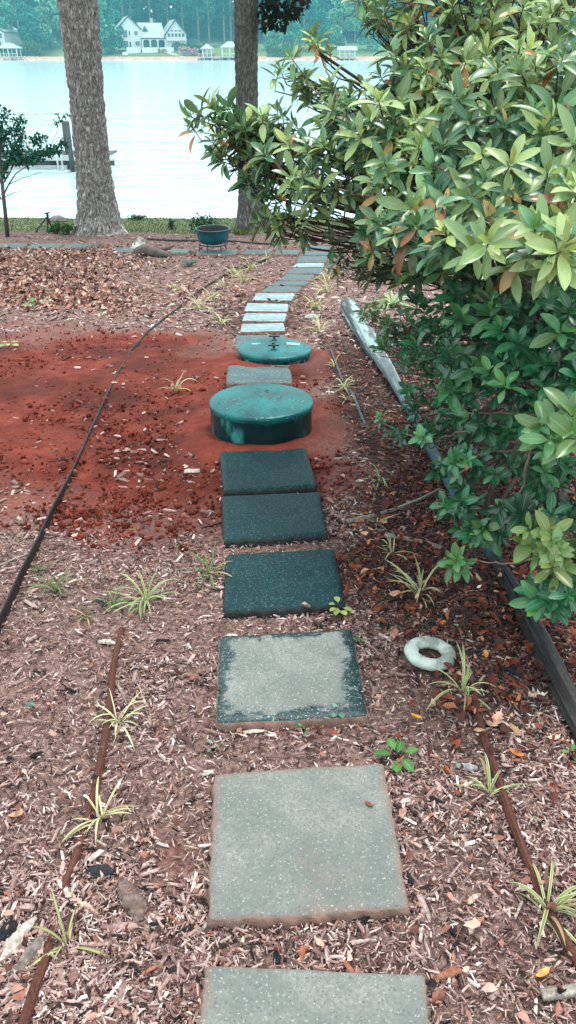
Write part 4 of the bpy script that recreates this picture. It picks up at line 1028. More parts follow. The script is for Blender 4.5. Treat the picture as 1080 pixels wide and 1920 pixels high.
for i in range(160):
    for sg, z in ((-1, -.05), (-1, hgt[i]*.85), (-.6, hgt[i]), (.6, hgt[i]), (1, hgt[i]*.85), (1, -.05)):
        lean_ = .22*hgt[i]*(z > 0); vs.append((Q[i, 0]+nrm[i, 0]*(sg*tk[i]-lean_), Q[i, 1]+nrm[i, 1]*(sg*tk[i]-lean_), Q[i, 2]+z))
b_.add(vs, [(i*6+j, i*6+j+1, (i+1)*6+j+1, (i+1)*6+j) for i in range(159) for j in range(5)])
M_edging = pmat('brown_black_edging', srgb(48, 36, 36, .5), srgb(24, 18, 20, .5), 14, .6, .3, 60)
tag(b_.build('lawn_edging', M_edging, smooth=True), 'thin dark plastic edging strip running across the red clay', 'edging')

def log_mesh(name, pts, radii, mat, colf, seed, na=28, n=150, rag=.0, flat=.9, grain=.25):
    Q, s = resample(pts, n); rad = np.interp(s, np.linspace(0, 1, len(radii)), radii)
    T_ = np.gradient(Q, axis=0); T_ /= np.linalg.norm(T_, axis=1, keepdims=True)
    side = np.cross(T_, [0, 0, 1]); side /= np.linalg.norm(side, axis=1, keepdims=True); up = np.cross(side, T_)
    th = np.linspace(0, 2*PI, na, endpoint=False)
    Lg = s[:, None]*np.linalg.norm(Q[-1]-Q[0]); A = th[None]+0*Lg
    nz = fbm(np.cos(A)*2.5+seed, Lg*3+np.sin(A)*2.5, seed, 4)-.46; gr = fbm(np.cos(A)*14, Lg*2.5+np.sin(A)*14, seed+4, 2)-.4
    rr = rad[:, None]*(1+.3*nz+grain*gr)
    if rag: rr = rr*(1+rag*np.clip(fbm(np.cos(A)*3+9, Lg*9+np.sin(A)*3, seed+8, 3)-.5, 0, 1)*np.clip((Lg/Lg.max()-.45)*4, 0, 1))
    V = Q[:, None]+side[:, None]*(rr*np.cos(A))[..., None]+up[:, None]*(rr*np.sin(A)*flat)[..., None]
    c0 = V[0].mean(0); V = V.reshape(-1, 3)
    ii = np.arange(n*na).reshape(n, na); jn = np.roll(ii, -1, 1)
    F = np.stack([ii[:-1], ii[1:], jn[1:], jn[:-1]], -1).reshape(-1, 4).tolist()
    # closed ends
    for row, rev in ((0, False), (n-1, True)):
        cidx = len(V); V = np.concatenate([V, Q[row][None]])
        for j in range(na):
            a, b__ = ii[row, j], ii[row, (j+1) % na]; F.append([cidx, a, b__, b__] if not rev else [cidx, b__, a, a])
    F4 = [f for f in F if f[2] != f[3]]; F3 = [f[:3] for f in F if f[2] == f[3]]
    col = colf(s[:, None]+0*A, A, nz, gr).reshape(-1, 3); col = np.concatenate([col, col[:1]*.6, col[-1:]*.6])
    me = bpy.data.meshes.new(name); o0 = Vector(pts[0]); me.from_pydata((V-np.array(o0)).tolist(), [], F4+F3)
    me.materials.append(mat); me.polygons.foreach_set('use_smooth', np.ones(len(me.polygons), bool))
    a = me.attributes.new('col', 'FLOAT_COLOR', 'POINT'); cc = np.ones((len(V), 4), np.float32); cc[:, :3] = col; a.data.foreach_set('color', cc.ravel())
    me.update(); return link_mesh(name, me, None, o0)
M_logwood = vmat('weathered_wood', .55, .4, .35, 40, bump=.7, bscale=45)
def lg(*c): return np.array(srgb(*c))
def colA(s, A, nz, gr):
    pale, teal_, dark = lg(172, 200, 202, .75), lg(22, 86, 98, .7), lg(60, 56, 54, .6)
    f = np.clip((s-.45)/.25, 0, 1)[..., None]; base = pale*(1-f)+teal_*f
    bark = np.clip((nz-.02+.12*np.cos(A-.3))*8, 0, 1)*np.clip(1.25-s*1.0, 0, 1); bark = np.maximum(bark, np.clip((.05-s)*30, 0, 1)*.8)[..., None]
    base = base*(1-bark*.85)+dark*bark*.85
    pit = np.clip((gr-.06)*9, 0, 1)[..., None]; base = base*(1-pit*.55)
    return base*(1+1.0*gr[..., None])
pl = [GV(u, v, dz) for u, v, dz in ((652, 570, .07), (672, 603, .07), (702, 652, .065), (737, 708, .055), (768, 765, .04), (792, 812, .03), (812, 850, .03), (842, 903, .025), (870, 957, .02), (897, 1003, .015), (930, 1052, .005))]
o = log_mesh('fallen_log', pl, [.064, .062, .058, .058, .052, .042, .027, .024, .024, .023, .022], M_logwood, colA, 3.0, rag=1.1)
tag(o, 'long pale blue-grey fallen log with peeling bark beside the path', 'log')
pl = [GV(u, v, dz) for u, v, dz in ((645, 576, .035), (660, 606, .03), (682, 644, .02), (700, 676, .0))]
tag(log_mesh('split_pole', pl, [.03, .032, .028, .016], M_logwood, colA, 8.0, n=60), 'thin split pole pressed against the left side of the pale log', 'pole')
def colB(s, A, nz, gr):
    a, b_ = lg(18, 24, 27, .5), lg(78, 70, 66, .5); f = np.clip((s-.35)*1.3+nz*2.5, 0, 1)[..., None]
    return (a*(1-f)+b_*f)*(1+2.6*gr[..., None])
pl = [GV(u, v, dz) for u, v, dz in ((925, 1040, .01), (960, 1105, .025), (1000, 1182, .03), (1038, 1260, .03), (1075, 1330, .03), (1130, 1430, .02))]
tag(log_mesh('rotten_timber', pl, [.02, .025, .029, .031, .033, .032], M_logwood, colB, 5.0, grain=.75, na=48, n=260), 'blackened rotting timber at the right picture edge under the shrub', 'timber')
def colS(s, A, nz, gr): return (lg(170, 162, 152, .65)*np.ones(s.shape+(1,)))*(.85+1.6*nz[..., None]+1.0*gr[..., None])
def colD(s, A, nz, gr): return (lg(84, 62, 54, .6)*np.ones(s.shape+(1,)))*(.9+1.2*nz[..., None]+1.0*gr[..., None])
def stick(uv, r0, r1, label, col=colS, seed=1.0, name='stick', dz=.012):
    tag(log_mesh(name, [GV(u, v, dz) for u, v in uv], [r0, (r0+r1)/2, r1], M_chip, col, seed, na=12, n=50), label, 'stick')
stick([(650, 978), (690, 970), (740, 955), (790, 935), (824, 917)], .009, .006, 'long pale lichen-covered stick right of the dark pavers, pointing under the shrub')
stick([(722, 1003), (760, 1010), (800, 1018), (828, 1027)], .011, .008, 'short thick lichen-covered stick below the long pale one', seed=2)
stick([(1015, 1866), (1050, 1862), (1095, 1853)], .010, .012, 'short pale stick cut off at the lower right picture edge', seed=3)
stick([(668, 562), (690, 568), (720, 563)], .016, .02, 'pale curved root beside the far end of the log', seed=4)
stick([(745, 1868), (775, 1894), (808, 1922)], .0022, .0015, 'thin pale straw lying on the nearest paver', seed=5, dz=.03)
stick([(213, 1240), (216, 1278), (228, 1300), (238, 1320)], .003, .002, 'thin pale twig bent over the end of the left rusty rod', seed=6)
stick([(0, 1060), (30, 1047), (62, 1035)], .005, .003, 'pale twig touching the edging strip at the left picture edge', seed=7)
stick([(378, 990), (400, 984), (418, 978)], .004, .003, 'short dark twig on the clay left of the middle dark paver', colD, 8)
def colH(s, A, nz, gr): return (lg(66, 80, 86, .7)*np.ones(s.shape+(1,)))*(1+.8*gr[..., None])
o = log_mesh('thin_hose', [GV(u, v, dz) for u, v, dz in ((620, 655, .02), (630, 680, .015), (641, 712, .005), (652, 727, -.005), (662, 740, .008), (673, 768, .012), (686, 800, .002))], [.0075]*7, M_logwood, colH, 4.0, na=14, n=80)
tag(o, 'short grey hose half sunk in the clay right of the septic lids', 'hose')
def colR(s, A, nz, gr): return (lg(104, 64, 53, .6)*np.ones(s.shape+(1,)))*(.9+1.2*nz[..., None]+.6*gr[..., None])
o = log_mesh('rusty_rod', [GV(u, v, dz+.002) for u, v, dz in ((888, 1300, .0), (895, 1330, .012), (908, 1385, .014), (932, 1455, .014), (962, 1545, .012), (988, 1612, .012), (1010, 1668, .006), (1042, 1732, .012), (1075, 1790, .012), (1120, 1870, .012))], [.010]*10, M_chip, colR, 6.0, na=16, n=120)
tag(o, 'rust-brown drip pipe on the mulch right of the pavers', 'pipe')
o = log_mesh('rusty_rod', [GV(u, v, dz+.003) for u, v, dz in ((228, 1180, .0), (213, 1245, .008), (208, 1300, .012), (197, 1385, .012), (176, 1490, .008), (160, 1550, -.004), (141, 1612, .004), (124, 1655, .004), (108, 1710, -.006), (88, 1790, .004), (66, 1850, .01), (44, 1920, .012), (20, 1990, .012))], [.0095]*13, M_chip, colR, 7.0, na=16, n=140)
tag(o, 'rust-brown drip pipe half buried in the mulch left of the pavers', 'pipe')
# white ring
M_ring = pmat('weathered_white_plastic', srgb(206, 216, 208, .7), srgb(178, 194, 186, .66), 26, .85, .5, 60, c3=srgb(150, 160, 150, .6), s3=22)
b_ = MB(); nA, nB = 64, 20; vs = []
for i in range(nA):
    a = 2*PI*i/nA
    for j in range(nB):
        c_ = 2*PI*j/nB; k = .0205*(1+.04*math.sin(a*7)+.03*math.sin(a*17+c_)); rr = .0535+k*math.cos(c_); vs.append((rr*math.cos(a), rr*math.sin(a), .016*math.sin(c_)*(1+.05*math.sin(a*5))))
b_.add(vs, [(i*nB+j, ((i+1) % nA)*nB+j, ((i+1) % nA)*nB+(j+1) % nB, i*nB+(j+1) % nB) for i in range(nA) for j in range(nB)])
o = b_.build('sprinkler_ring', M_ring, None, RING + Vector((0, 0, .022)), smooth=True); o.rotation_euler = (R(-5), R(3), 0)
tag(o, 'weathered white ring with mulch in its hole, lying on dark mulch', 'ring')
rock(585, 597, .05, 'small pale flat rock beside the pale pavers', pmat('pale_rock', srgb(190, 196, 184, .65), srgb(150, 158, 150, .6), 12, .9, .4, 30), 5, flat=.5)
rock(755, 652, .075, 'pale rock under the shrub right of the log', MATS['pale_rock'], 6, flat=.55)
rock(575, 808, .018, 'small brown stone against the right side of the tall septic riser', pmat('clay_stone', srgb(150, 100, 84, .65), srgb(120, 76, 64, .6), 12, .95, .4, 40), 8, flat=.8)

# ================================================================== MULCH, CLODS, LEAF LITTER
def sample(n, u0, u1, v0, v1, seed):
    r = np.random.default_rng(seed); u = r.uniform(u0, u1, n); v = r.uniform(v0, v1, n)
    x, y, z = G(u, v); return r, x, y
def chips(name, r, x, y, L, wr, thick, pal, wts, mat, label, tilt=.25, lift=.5):
    n = len(x); keep = ~inside_pavers(x, y, -.006)
    for Lc, rr in ((LID1, .262), (LID2, .246)): keep &= np.hypot(x-Lc.x, y-Lc.y) > rr-.01
    d_ring = np.hypot(x-RING.x, y-RING.y); keep &= (d_ring > .078) | (d_ring < .03)
    x, y, L = x[keep], y[keep], L[keep]; n = len(x)
    a = r.uniform(0, 2*PI, n); d = np.stack([np.cos(a), np.sin(a), r.normal(0, tilt, n)], -1); up = r.normal(0, .35, (n, 3)); up[:, 2] = 1
    ax, ay, az = frames(d, up)
    w = np.minimum(L*r.uniform(wr[0], wr[1], n), .016*(L/.03)**.5); s = np.stack([w, L, np.minimum(w*.6, thick*r.uniform(.5, 1.3, n))], -1)
    P = np.stack([x, y, gz(x, y)+.005+r.uniform(0, lift, n)*.014], -1)
    # irregular splinter: unequal pointed ends
    T = np.array([[-.5, -.5, -.5], [.3, -.42, -.5], [.5, .36, -.5], [-.2, .5, -.5], [-.42, -.46, .5], [.28, -.38, .5], [.4, .3, .5], [-.16, .44, .5]])
    T = T[None] + r.normal(0, .1, (n, 8, 3))*np.array([1, .6, .3])
    Fs = [(4, 5, 6, 7), (0, 1, 5, 4), (1, 2, 6, 5), (2, 3, 7, 6), (3, 0, 4, 7)]
    c = np.array(pal)[r.choice(len(pal), n, p=np.array(wts)/sum(wts))]*r.uniform(.7, 1.25, (n, 1))
    o = link_mesh(name, swarm(name, T, Fs, P, ax, ay, az, s, c, mat)); tag(o, label, 'mulch', kind='stuff'); return o
dry_old = [srgb(196, 166, 157, .66), srgb(170, 136, 127, .64), srgb(144, 109, 102, .6), srgb(112, 80, 75, .56), srgb(78, 52, 50, .5), srgb(214, 192, 182, .62), srgb(228, 214, 207, .66), srgb(44, 36, 38, .5), srgb(178, 118, 94, .54)]
dry = [srgb(192, 163, 155, .66), srgb(166, 135, 128, .64), srgb(138, 106, 100, .6), srgb(102, 74, 70, .52), srgb(62, 45, 44, .45), srgb(208, 186, 178, .72), srgb(230, 217, 211, .76), srgb(42, 35, 37, .45), srgb(172, 114, 92, .58)]
dw = [.2, .24, .2, .13, .07, .08, .035, .02, .025]
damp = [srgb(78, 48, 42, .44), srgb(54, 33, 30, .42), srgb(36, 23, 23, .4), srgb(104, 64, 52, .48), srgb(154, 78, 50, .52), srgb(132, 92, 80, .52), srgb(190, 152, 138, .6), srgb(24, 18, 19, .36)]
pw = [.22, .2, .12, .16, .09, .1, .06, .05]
# near and middle: fine fibres everywhere, medium shreds, a few big pieces; thin where the soil is bare
def patchy(x, y): return np.clip((fbm(x*2.6+11, y*2.6+3, 61, 4)-.37)*5 - .35*np.clip((-.12-x)*4, 0, 1)*np.clip((2.4-y)*2, 0, 1)*np.clip((y-.95)*3, 0, 1), .14, 1)
for cnt, Lm, sg, lo_, hi_, wr_, th_, sd_, nm in ((150000, .0105, .45, .005, .024, (.1, .3), .002, 21, 'fine'), (66000, .018, .45, .008, .05, (.08, .26), .003, 31, 'shredded'), (2600, .036, .35, .02, .08, (.1, .3), .005, 32, 'coarse')):
    r, x, y = sample(cnt, -220, 1300, 1000, 2150, sd_)
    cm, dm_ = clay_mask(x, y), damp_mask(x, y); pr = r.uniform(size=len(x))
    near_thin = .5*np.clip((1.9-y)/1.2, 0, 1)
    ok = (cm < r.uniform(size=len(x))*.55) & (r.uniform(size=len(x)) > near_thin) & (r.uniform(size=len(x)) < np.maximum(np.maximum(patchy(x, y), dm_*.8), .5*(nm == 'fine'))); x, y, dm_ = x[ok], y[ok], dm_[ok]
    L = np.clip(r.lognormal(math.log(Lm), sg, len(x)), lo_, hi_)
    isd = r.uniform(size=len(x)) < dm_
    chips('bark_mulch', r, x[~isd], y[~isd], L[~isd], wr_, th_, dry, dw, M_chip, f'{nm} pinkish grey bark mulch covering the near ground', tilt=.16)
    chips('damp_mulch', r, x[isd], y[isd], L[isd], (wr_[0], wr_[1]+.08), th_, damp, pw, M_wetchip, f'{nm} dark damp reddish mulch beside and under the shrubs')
# far mulch
r, x, y = sample(70000, -200, 1280, 440, 1010, 22)
cm, dm_ = clay_mask(x, y), damp_mask(x, y)
ok = (cm < r.uniform(size=len(x))*.5+.02*(1)) & (y < lawn_edge(x)-.02); ok &= (cm < .3) | (r.uniform(size=len(x)) > .9); x, y, dm_ = x[ok], y[ok], dm_[ok]
L = np.clip(r.lognormal(math.log(.019), .5, len(x)), .008, .07)*np.clip(y/4, .8, 1.7); isd = r.uniform(size=len(x)) < dm_
chips('bark_mulch', r, x[~isd], y[~isd], L[~isd], (.14, .4), .006, dry, dw, M_chip, 'greyish pink bark mulch on the far part of the garden')
chips('damp_mulch', r, x[isd], y[isd], L[isd], (.14, .4), .006, damp, pw, M_wetchip, 'dark reddish mulch along the far stepping stones and log')
# scattered chips on clay
r, x, y = sample(9000, -200, 760, 580, 1080, 23)
ok = clay_mask(x, y) > .3; x, y = x[ok], y[ok]; ok = r.uniform(size=len(x)) < .12+.7*np.clip(fbm(x*2.2, y*2.2, 41, 3)-.5, 0, 1)*3; x, y = x[ok], y[ok]
L = np.clip(r.lognormal(math.log(.024), .5, len(x)), .01, .08)
chips('clay_litter', r, x, y, L, (.15, .5), .005, dry[:6]+[srgb(120, 60, 48, .6), srgb(90, 60, 56, .6)], [.12, .14, .14, .12, .06, .08, .2, .14], M_chip, 'scattered wood chips and leaf bits lying on the red clay')
# clay crumbs
r, x, y = sample(20000, -200, 780, 580, 1080, 24)
cm = clay_mask(x, y); ok = cm > .25; x, y = x[ok], y[ok]; ok = r.uniform(size=len(x)) < .25+1.8*np.clip(fbm(x*2.6+5, y*2.6, 43, 4)-.42, 0, 1)*2; x, y = x[ok], y[ok]
keep = ~inside_pavers(x, y, .0)
for Lc, rr in ((LID1, .27), (LID2, .25)): keep &= np.hypot(x-Lc.x, y-Lc.y) > rr
x, y = x[keep], y[keep]; n = len(x); s0 = np.clip(r.lognormal(math.log(.0048), .5, n), .002, .018)
ph = (1+5**.5)/2; T = np.array([[-1, ph, 0], [1, ph, 0], [-1, -ph, 0], [1, -ph, 0], [0, -1, ph], [0, 1, ph], [0, -1, -ph], [0, 1, -ph], [ph, 0, -1], [ph, 0, 1], [-ph, 0, -1], [-ph, 0, 1]])/1.9
IF = [(0, 11, 5), (0, 5, 1), (0, 1, 7), (0, 7, 10), (0, 10, 11), (1, 5, 9), (5, 11, 4), (11, 10, 2), (10, 7, 6), (7, 1, 8), (3, 9, 4), (3, 4, 2), (3, 2, 6), (3, 6, 8), (3, 8, 9), (4, 9, 5), (2, 4, 11), (6, 2, 10), (8, 6, 7), (9, 8, 1)]
T = T[None]+r.normal(0, .16, (n, 12, 3)); d = r.normal(size=(n, 3)); ax, ay, az = frames(d, r.normal(size=(n, 3)))
P = np.stack([x, y, gz(x, y)+s0*.25+.003], -1); s = np.stack([s0*r.uniform(.8, 1.6, n), s0, s0*.75], -1)
c = np.array([srgb(140, 64, 51, .53), srgb(124, 56, 45, .5), srgb(158, 80, 64, .55), srgb(104, 48, 39, .47), srgb(182, 120, 103, .58)])[r.choice(5, n, p=[.32, .28, .22, .12, .06])]*r.uniform(.8, 1.2, (n, 1))
tag(link_mesh('clay_crumbs', swarm('clay_crumbs', T, IF, P, ax, ay, az, s, c, MATS['garden_crumb'] if 'garden_crumb' in MATS else vmat('garden_crumb', .95, .1, .25, 90))), 'crumbs and clods of red clay on the dug ground', 'clay', kind='stuff')
# leaf litter of whole dry leaves
TLf = np.array([[0, 0, 0], [-.34, .3, .16], [0, .35, 0], [.34, .3, .12], [-.28, .7, .2], [0, .7, .04], [.3, .68, .22], [0, 1, .2]]); TLF = [(0, 2, 1), (0, 3, 2), (1, 2, 5), (1, 5, 4), (2, 3, 6), (2, 6, 5), (4, 5, 7), (5, 6, 7)]
def litter(name, r, x, y, L, pal, wts, label, mat=M_dead):
    n = len(x); keep = ~inside_pavers(x, y, 0) & (np.hypot(x-RING.x, y-RING.y) > .09); x, y, L = x[keep], y[keep], L[keep]; n = len(x)
    a = r.uniform(0, 2*PI, n); d = np.stack([np.cos(a), np.sin(a), r.normal(.05, .25, n)], -1); up = r.normal(0, .45, (n, 3)); up[:, 2] = r.choice([1, -1], n)
    ax, ay, az = frames(d, up); T = TLf[None]+r.normal(0, .06, (n, 8, 3)); s = np.stack([L*r.uniform(.45, 1.0, n), L, L*r.uniform(.8, 2.2, n)], -1)
    P = np.stack([x, y, gz(x, y)+.008+r.uniform(0, .03, n)], -1)
    c = np.array(pal)[r.choice(len(pal), n, p=np.array(wts)/sum(wts))]*r.uniform(.75, 1.25, (n, 1))
    tag(link_mesh(name, swarm(name, T, TLF, P, ax, ay, az, s, c, mat)), label, 'leaves', kind='stuff')
r, x, y = sample(26000, -220, 560, 462, 640, 25)
dn = np.clip((300-proj(x, y, gz(x, y))[0]+260*(fbm(x*1.3, y*1.3, 51, 3)-.45))/160, .08, 1)*np.clip((y-6.3+1.5*(fbm(x*2, y*2, 52, 3)-.45))/1.2, 0, 1)
ok = r.uniform(size=len(x)) < dn; x, y = x[ok], y[ok]
lp = [srgb(190, 144, 128, .64), srgb(164, 112, 96, .6), srgb(206, 172, 154, .68), srgb(126, 82, 71, .54), srgb(222, 204, 190, .7), srgb(84, 54, 48, .48)]
litter('leaf_litter', r, x, y, np.clip(r.lognormal(math.log(.042), .32, len(x)), .02, .08), lp, [.28, .24, .18, .14, .08, .08], 'thick carpet of dry pinkish brown leaves at the back left')
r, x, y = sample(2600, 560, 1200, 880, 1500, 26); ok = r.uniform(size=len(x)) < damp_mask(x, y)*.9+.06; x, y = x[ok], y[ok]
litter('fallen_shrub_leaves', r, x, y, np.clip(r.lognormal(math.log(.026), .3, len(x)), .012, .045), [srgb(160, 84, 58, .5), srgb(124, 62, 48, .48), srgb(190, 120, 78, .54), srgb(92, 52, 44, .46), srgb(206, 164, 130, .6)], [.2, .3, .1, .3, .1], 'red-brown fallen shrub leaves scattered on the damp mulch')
r, x, y = sample(1000, -200, 1250, 640, 1950, 27); ok = (clay_mask(x, y) < .5) | (r.uniform(size=len(x)) < .25); x, y = x[ok], y[ok]
litter('scattered_leaf_bits', r, x, y, np.clip(r.lognormal(math.log(.016), .35, len(x)), .008, .035), lp+[srgb(40, 34, 36, .6)], [.25, .2, .15, .15, .08, .07, .1], 'loose bits of dead leaf scattered over the garden ground')

# ================================================================== SINGLE LEAVES, BARK PIECES, WEEDS
def outline_leaf(name, p, L, rz, outline, col, curl, mat, label, cat, tilt=(0, 0)):
    """thin leaf from a half outline [(t,w)...], curled; two sides of real thickness"""
    rows = [(t_, w) for t_, w in outline]; V = []; F = []
    k = 5
    for t_, w in rows:
        for i in range(k):
            s = -1+2*i/(k-1); x = s*w; V.append((x*L, (t_-.5)*L, L*(curl[0]*x*x*4 + curl[1]*(t_-.5)**2*2 + .02*math.sin(t_*9+s*3))))
    n = len(rows)
    for i in range(n-1):
        for j in range(k-1): F.append((i*k+j, i*k+j+1, (i+1)*k+j+1, (i+1)*k+j))
    m0 = len(V); V += [(x, y, z-.0012) for x, y, z in V]; F += [tuple(reversed([q+m0 for q in f])) for f in F]
    me = bpy.data.meshes.new(name); me.from_pydata(V, [], F); me.materials.append(mat)
    me.polygons.foreach_set('use_smooth', np.ones(len(F), bool))
    a = me.attributes.new('col', 'FLOAT_COLOR', 'POINT'); cc = np.ones((len(V), 4), np.float32)
    nz = fbm(np.array([v[0] for v in V])*60, np.array([v[1] for v in V])*60, 3, 3); cc[:, :3] = np.array(col)[None]*(.65+.75*nz)[:, None]
    a.data.foreach_set('color', cc.ravel()); am = me.attributes.new('mid', 'FLOAT', 'POINT'); am.data.foreach_set('value', np.array([1-abs(-1+2*((i % m0) % k)/(k-1)) for i in range(len(V))], np.float32)); me.update()
    o = link_mesh(name, me, None, p); o.rotation_euler = (tilt[0], tilt[1], rz)
    return tag(o, label, cat)
oval = [(0, .02), (.06, .03), (.2, .15), (.4, .2), (.6, .19), (.8, .12), (.93, .05), (1, .0)]
oak = [(0, .015), (.12, .03), (.2, .16), (.28, .1), (.4, .28), (.5, .13), (.62, .34), (.72, .16), (.84, .24), (.93, .15), (1, .02)]
# u, v, length m, rotation, outline, colour, label
LEAVES = [
 (745, 1285-60+2, .0, 0, oval, None, ''),
 (911, 1228, .036, 1.4, oval, srgb(222, 150, 60, .75), 'yellow-orange oval leaf right of the white ring'),
 (780, 1343, .03, -.5, oval, srgb(226, 160, 60, .75), 'small yellow leaf near the right edge of the half wet paver'),
 (930, 1350, .07, .9, oak, srgb(222, 176, 150, .7), 'large pale tan oak leaf beside the right rusty pipe'),
 (1008, 1306, .055, .2, oak, srgb(206, 204, 190, .7), 'greyish white lobed leaf near the black timber'),
 (968, 1412, .04, -.5, oval, srgb(200, 126, 66, .7), 'orange-brown curled leaf right of the right rusty pipe'),
 (1040, 1384, .04, .5, oak, srgb(226, 198, 178, .7), 'pale cream leaf near the right picture edge'),
 (940, 1300, .05, 1.5, oval, srgb(190, 120, 90, .66), 'brown leaf just below the white-edged plant on the damp mulch'),
 (1018, 1825, .032, .4, oval, srgb(228, 164, 88, .72), 'orange leaf low in the right corner'),
 (692, 1508, .026, -.8, oval, srgb(146, 92, 74, .62), 'curled brown leaf lying on the large grey paver'),
 (567, 1788, .03, 1.5, oval, srgb(176, 108, 74, .66), 'rust-brown leaf between the two nearest pavers'),
 (32, 1527, .036, .2, oval, srgb(214, 160, 128, .68), 'peach coloured dead leaf at the left picture edge'),
 (388, 1450, .03, .6, oval, srgb(190, 184, 172, .66), 'grey dead leaf at the upper left corner of the large grey paver'),
 (400, 884, .04, 1.3, oak, srgb(200, 150, 130, .66), 'pale brown lobed leaf on clay left of the dark pavers'),
 (75, 1070, .06, .5, oak, srgb(96, 118, 74, .55), 'grey-green ivy-shaped leaf beside the edging strip'),
 (550, 1350+8, .05, 1.45, oval, srgb(216, 200, 188, .7), ''),
 (855, 1172, .017, .1, oval, srgb(170, 196, 160, .6), 'tiny pale green oval leaf above the white ring'),
 (132, 600, .06, .6, oak, srgb(236, 216, 200, .72), 'pale leaf on the upper edge of the red clay'),
 (140, 1016-12, .03, .9, oak, srgb(228, 200, 180, .7), 'small pale leaf on the clay near the edging strip'),
 (215, 718, .035, .2, oak, srgb(236, 206, 180, .72), 'pale leaf on clay just right of the edging strip'),
]
for i, (u, v, L, rz, ol, colr, lab) in enumerate(LEAVES):
    if not lab: continue
    dz = .0365 if 'on the large grey paver' in lab else .014
    outline_leaf('fallen_leaf', GV(u, v, dz), L, rz+PI/2, ol, colr, (.5+.3*math.sin(i*2), .35), M_dead, lab, 'leaf', (random.uniform(-.15, .15), random.uniform(-.15, .15)))
def bark_piece(u, v, L, W, T_, rz, col, label, seed):
    r = np.random.default_rng(seed); n, k = 14, 8; V = []
    for i in range(n):
        s = i/(n-1); w = W*(math.sin(PI*min(.97, max(.06, s)))**.5)*(1+r.normal(0, .09)); h = T_*(.6+.4*math.sin(PI*s))*(1+r.normal(0, .12)); off = .06*L*math.sin(s*3+seed)
        for j in range(k):
            a = 2*PI*j/k; V.append((off+w/2*math.cos(a)*(1+r.normal(0, .05)), (s-.5)*L, h/2*math.sin(a)*(1+r.normal(0, .12))+.02*L*math.sin(s*PI)))
    F = [(i*k+j, (i+1)*k+j, (i+1)*k+(j+1) % k, i*k+(j+1) % k) for i in range(n-1) for j in range(k)]
    F += [tuple(range(k)), tuple(reversed(range((n-1)*k, n*k)))]
    me = bpy.data.meshes.new('wood_piece'); me.from_pydata(V, [], F); me.materials.append(M_chip)
    a = me.attributes.new('col', 'FLOAT_COLOR', 'POINT'); cc = np.ones((len(V), 4), np.float32); cc[:, :3] = np.array(col)[None]*r.uniform(.6, 1.3, (len(V), 1)); a.data.foreach_set('color', cc.ravel()); me.update()
    o = link_mesh('wood_piece', me, None, GV(u, v, T_*.5+.004)); o.rotation_euler = (0, 0, rz); tag(o, label, 'wood piece', 'loose wood pieces')
for a_ in [
 (244, 1688, .105, .04, .02, .45, srgb(128, 108, 100, .62), 'large grey-brown slab of bark left of the large grey paver', 1),
 (190, 1632, .05, .03, .014, 1.3, srgb(52, 56, 60, .6), 'black bark chip above the large bark slab', 2),
 (34, 1765, .10, .024, .014, -.45, srgb(200, 186, 176, .7), 'long bleached splinter in the lower left corner', 3),
 (58, 1790, .08, .026, .014, -.3, srgb(136, 124, 116, .62), 'grey weathered splinter right of the bleached one in the lower left corner', 4),
 (75, 1862, .062, .012, .006, .75, srgb(214, 204, 196, .7), 'white splinter slanting over the left rusty pipe', 5),
 (48, 1870, .04, .016, .008, .05, srgb(206, 190, 178, .7), 'stubby white splinter beside the left rusty pipe at the bottom', 6),
 (118, 1668, .055, .014, .008, .6, srgb(206, 192, 182, .7), 'pale splinter on the left rusty pipe by the yellowed plant', 7),
 (134, 1672, .05, .012, .008, -.5, srgb(196, 186, 178, .7), 'greyish splinter crossing the left rusty pipe by the yellowed plant', 8),
 (165, 1700, .06, .018, .008, .9, srgb(206, 172, 150, .68), 'tan wood strip just right of the crossing splinters', 9),
 (15, 1745, .03, .05, .014, 1.2, srgb(34, 38, 42, .6), 'black charred chip at the lower left picture edge', 10),
 (875, 1438, .05, .022, .012, 1.55, srgb(166, 166, 162, .66), 'grey wood block left of the right rusty pipe', 11),
 (962, 1262, .085, .016, .012, .95, srgb(46, 50, 54, .6), 'charred black stick piece near the black timber', 12),
 (500, 1795+4, .0, 0, 0, 0, None, '', 0),
 (518, 1795, .024, .014, .008, .1, srgb(30, 36, 40, .6), 'small black chip left of the rust-brown leaf between the nearest pavers', 13),
 (478, 1372, .06, .012, .006, 1.5, srgb(214, 196, 184, .7), 'pale wood strip just below the half wet paver', 14),
 (852, 1748, .026, .012, .008, .5, srgb(40, 40, 44, .6), 'small black chip right of the nearest pavers', 15),
 (888, 1687, .04, .012, .007, -.9, srgb(200, 176, 160, .68), 'pale chip above the small black chip on the right', 16),
 (770, 1600+50, .022, .012, .008, .6, srgb(40, 44, 46, .6), 'black chip at the lower right corner of the large grey paver', 17),
 (466, 1206-78, .0, 0, 0, 0, None, '', 0),
 (190, 1130, .05, .03, .016, 1.0, srgb(70, 66, 70, .6), 'dark chunk in the grass tufts left of the dark pavers', 18),
 (200, 1205, .055, .02, .012, 1.4, srgb(196, 186, 178, .66), 'pale grey wood knot above the end of the left rusty pipe', 19),
 (57, 1322, .032, .014, .01, 1.2, srgb(112, 140, 132, .6), 'greenish pebble-like chip at the left side of the mulch', 20),
]:
    if a_[7]: bark_piece(*a_)
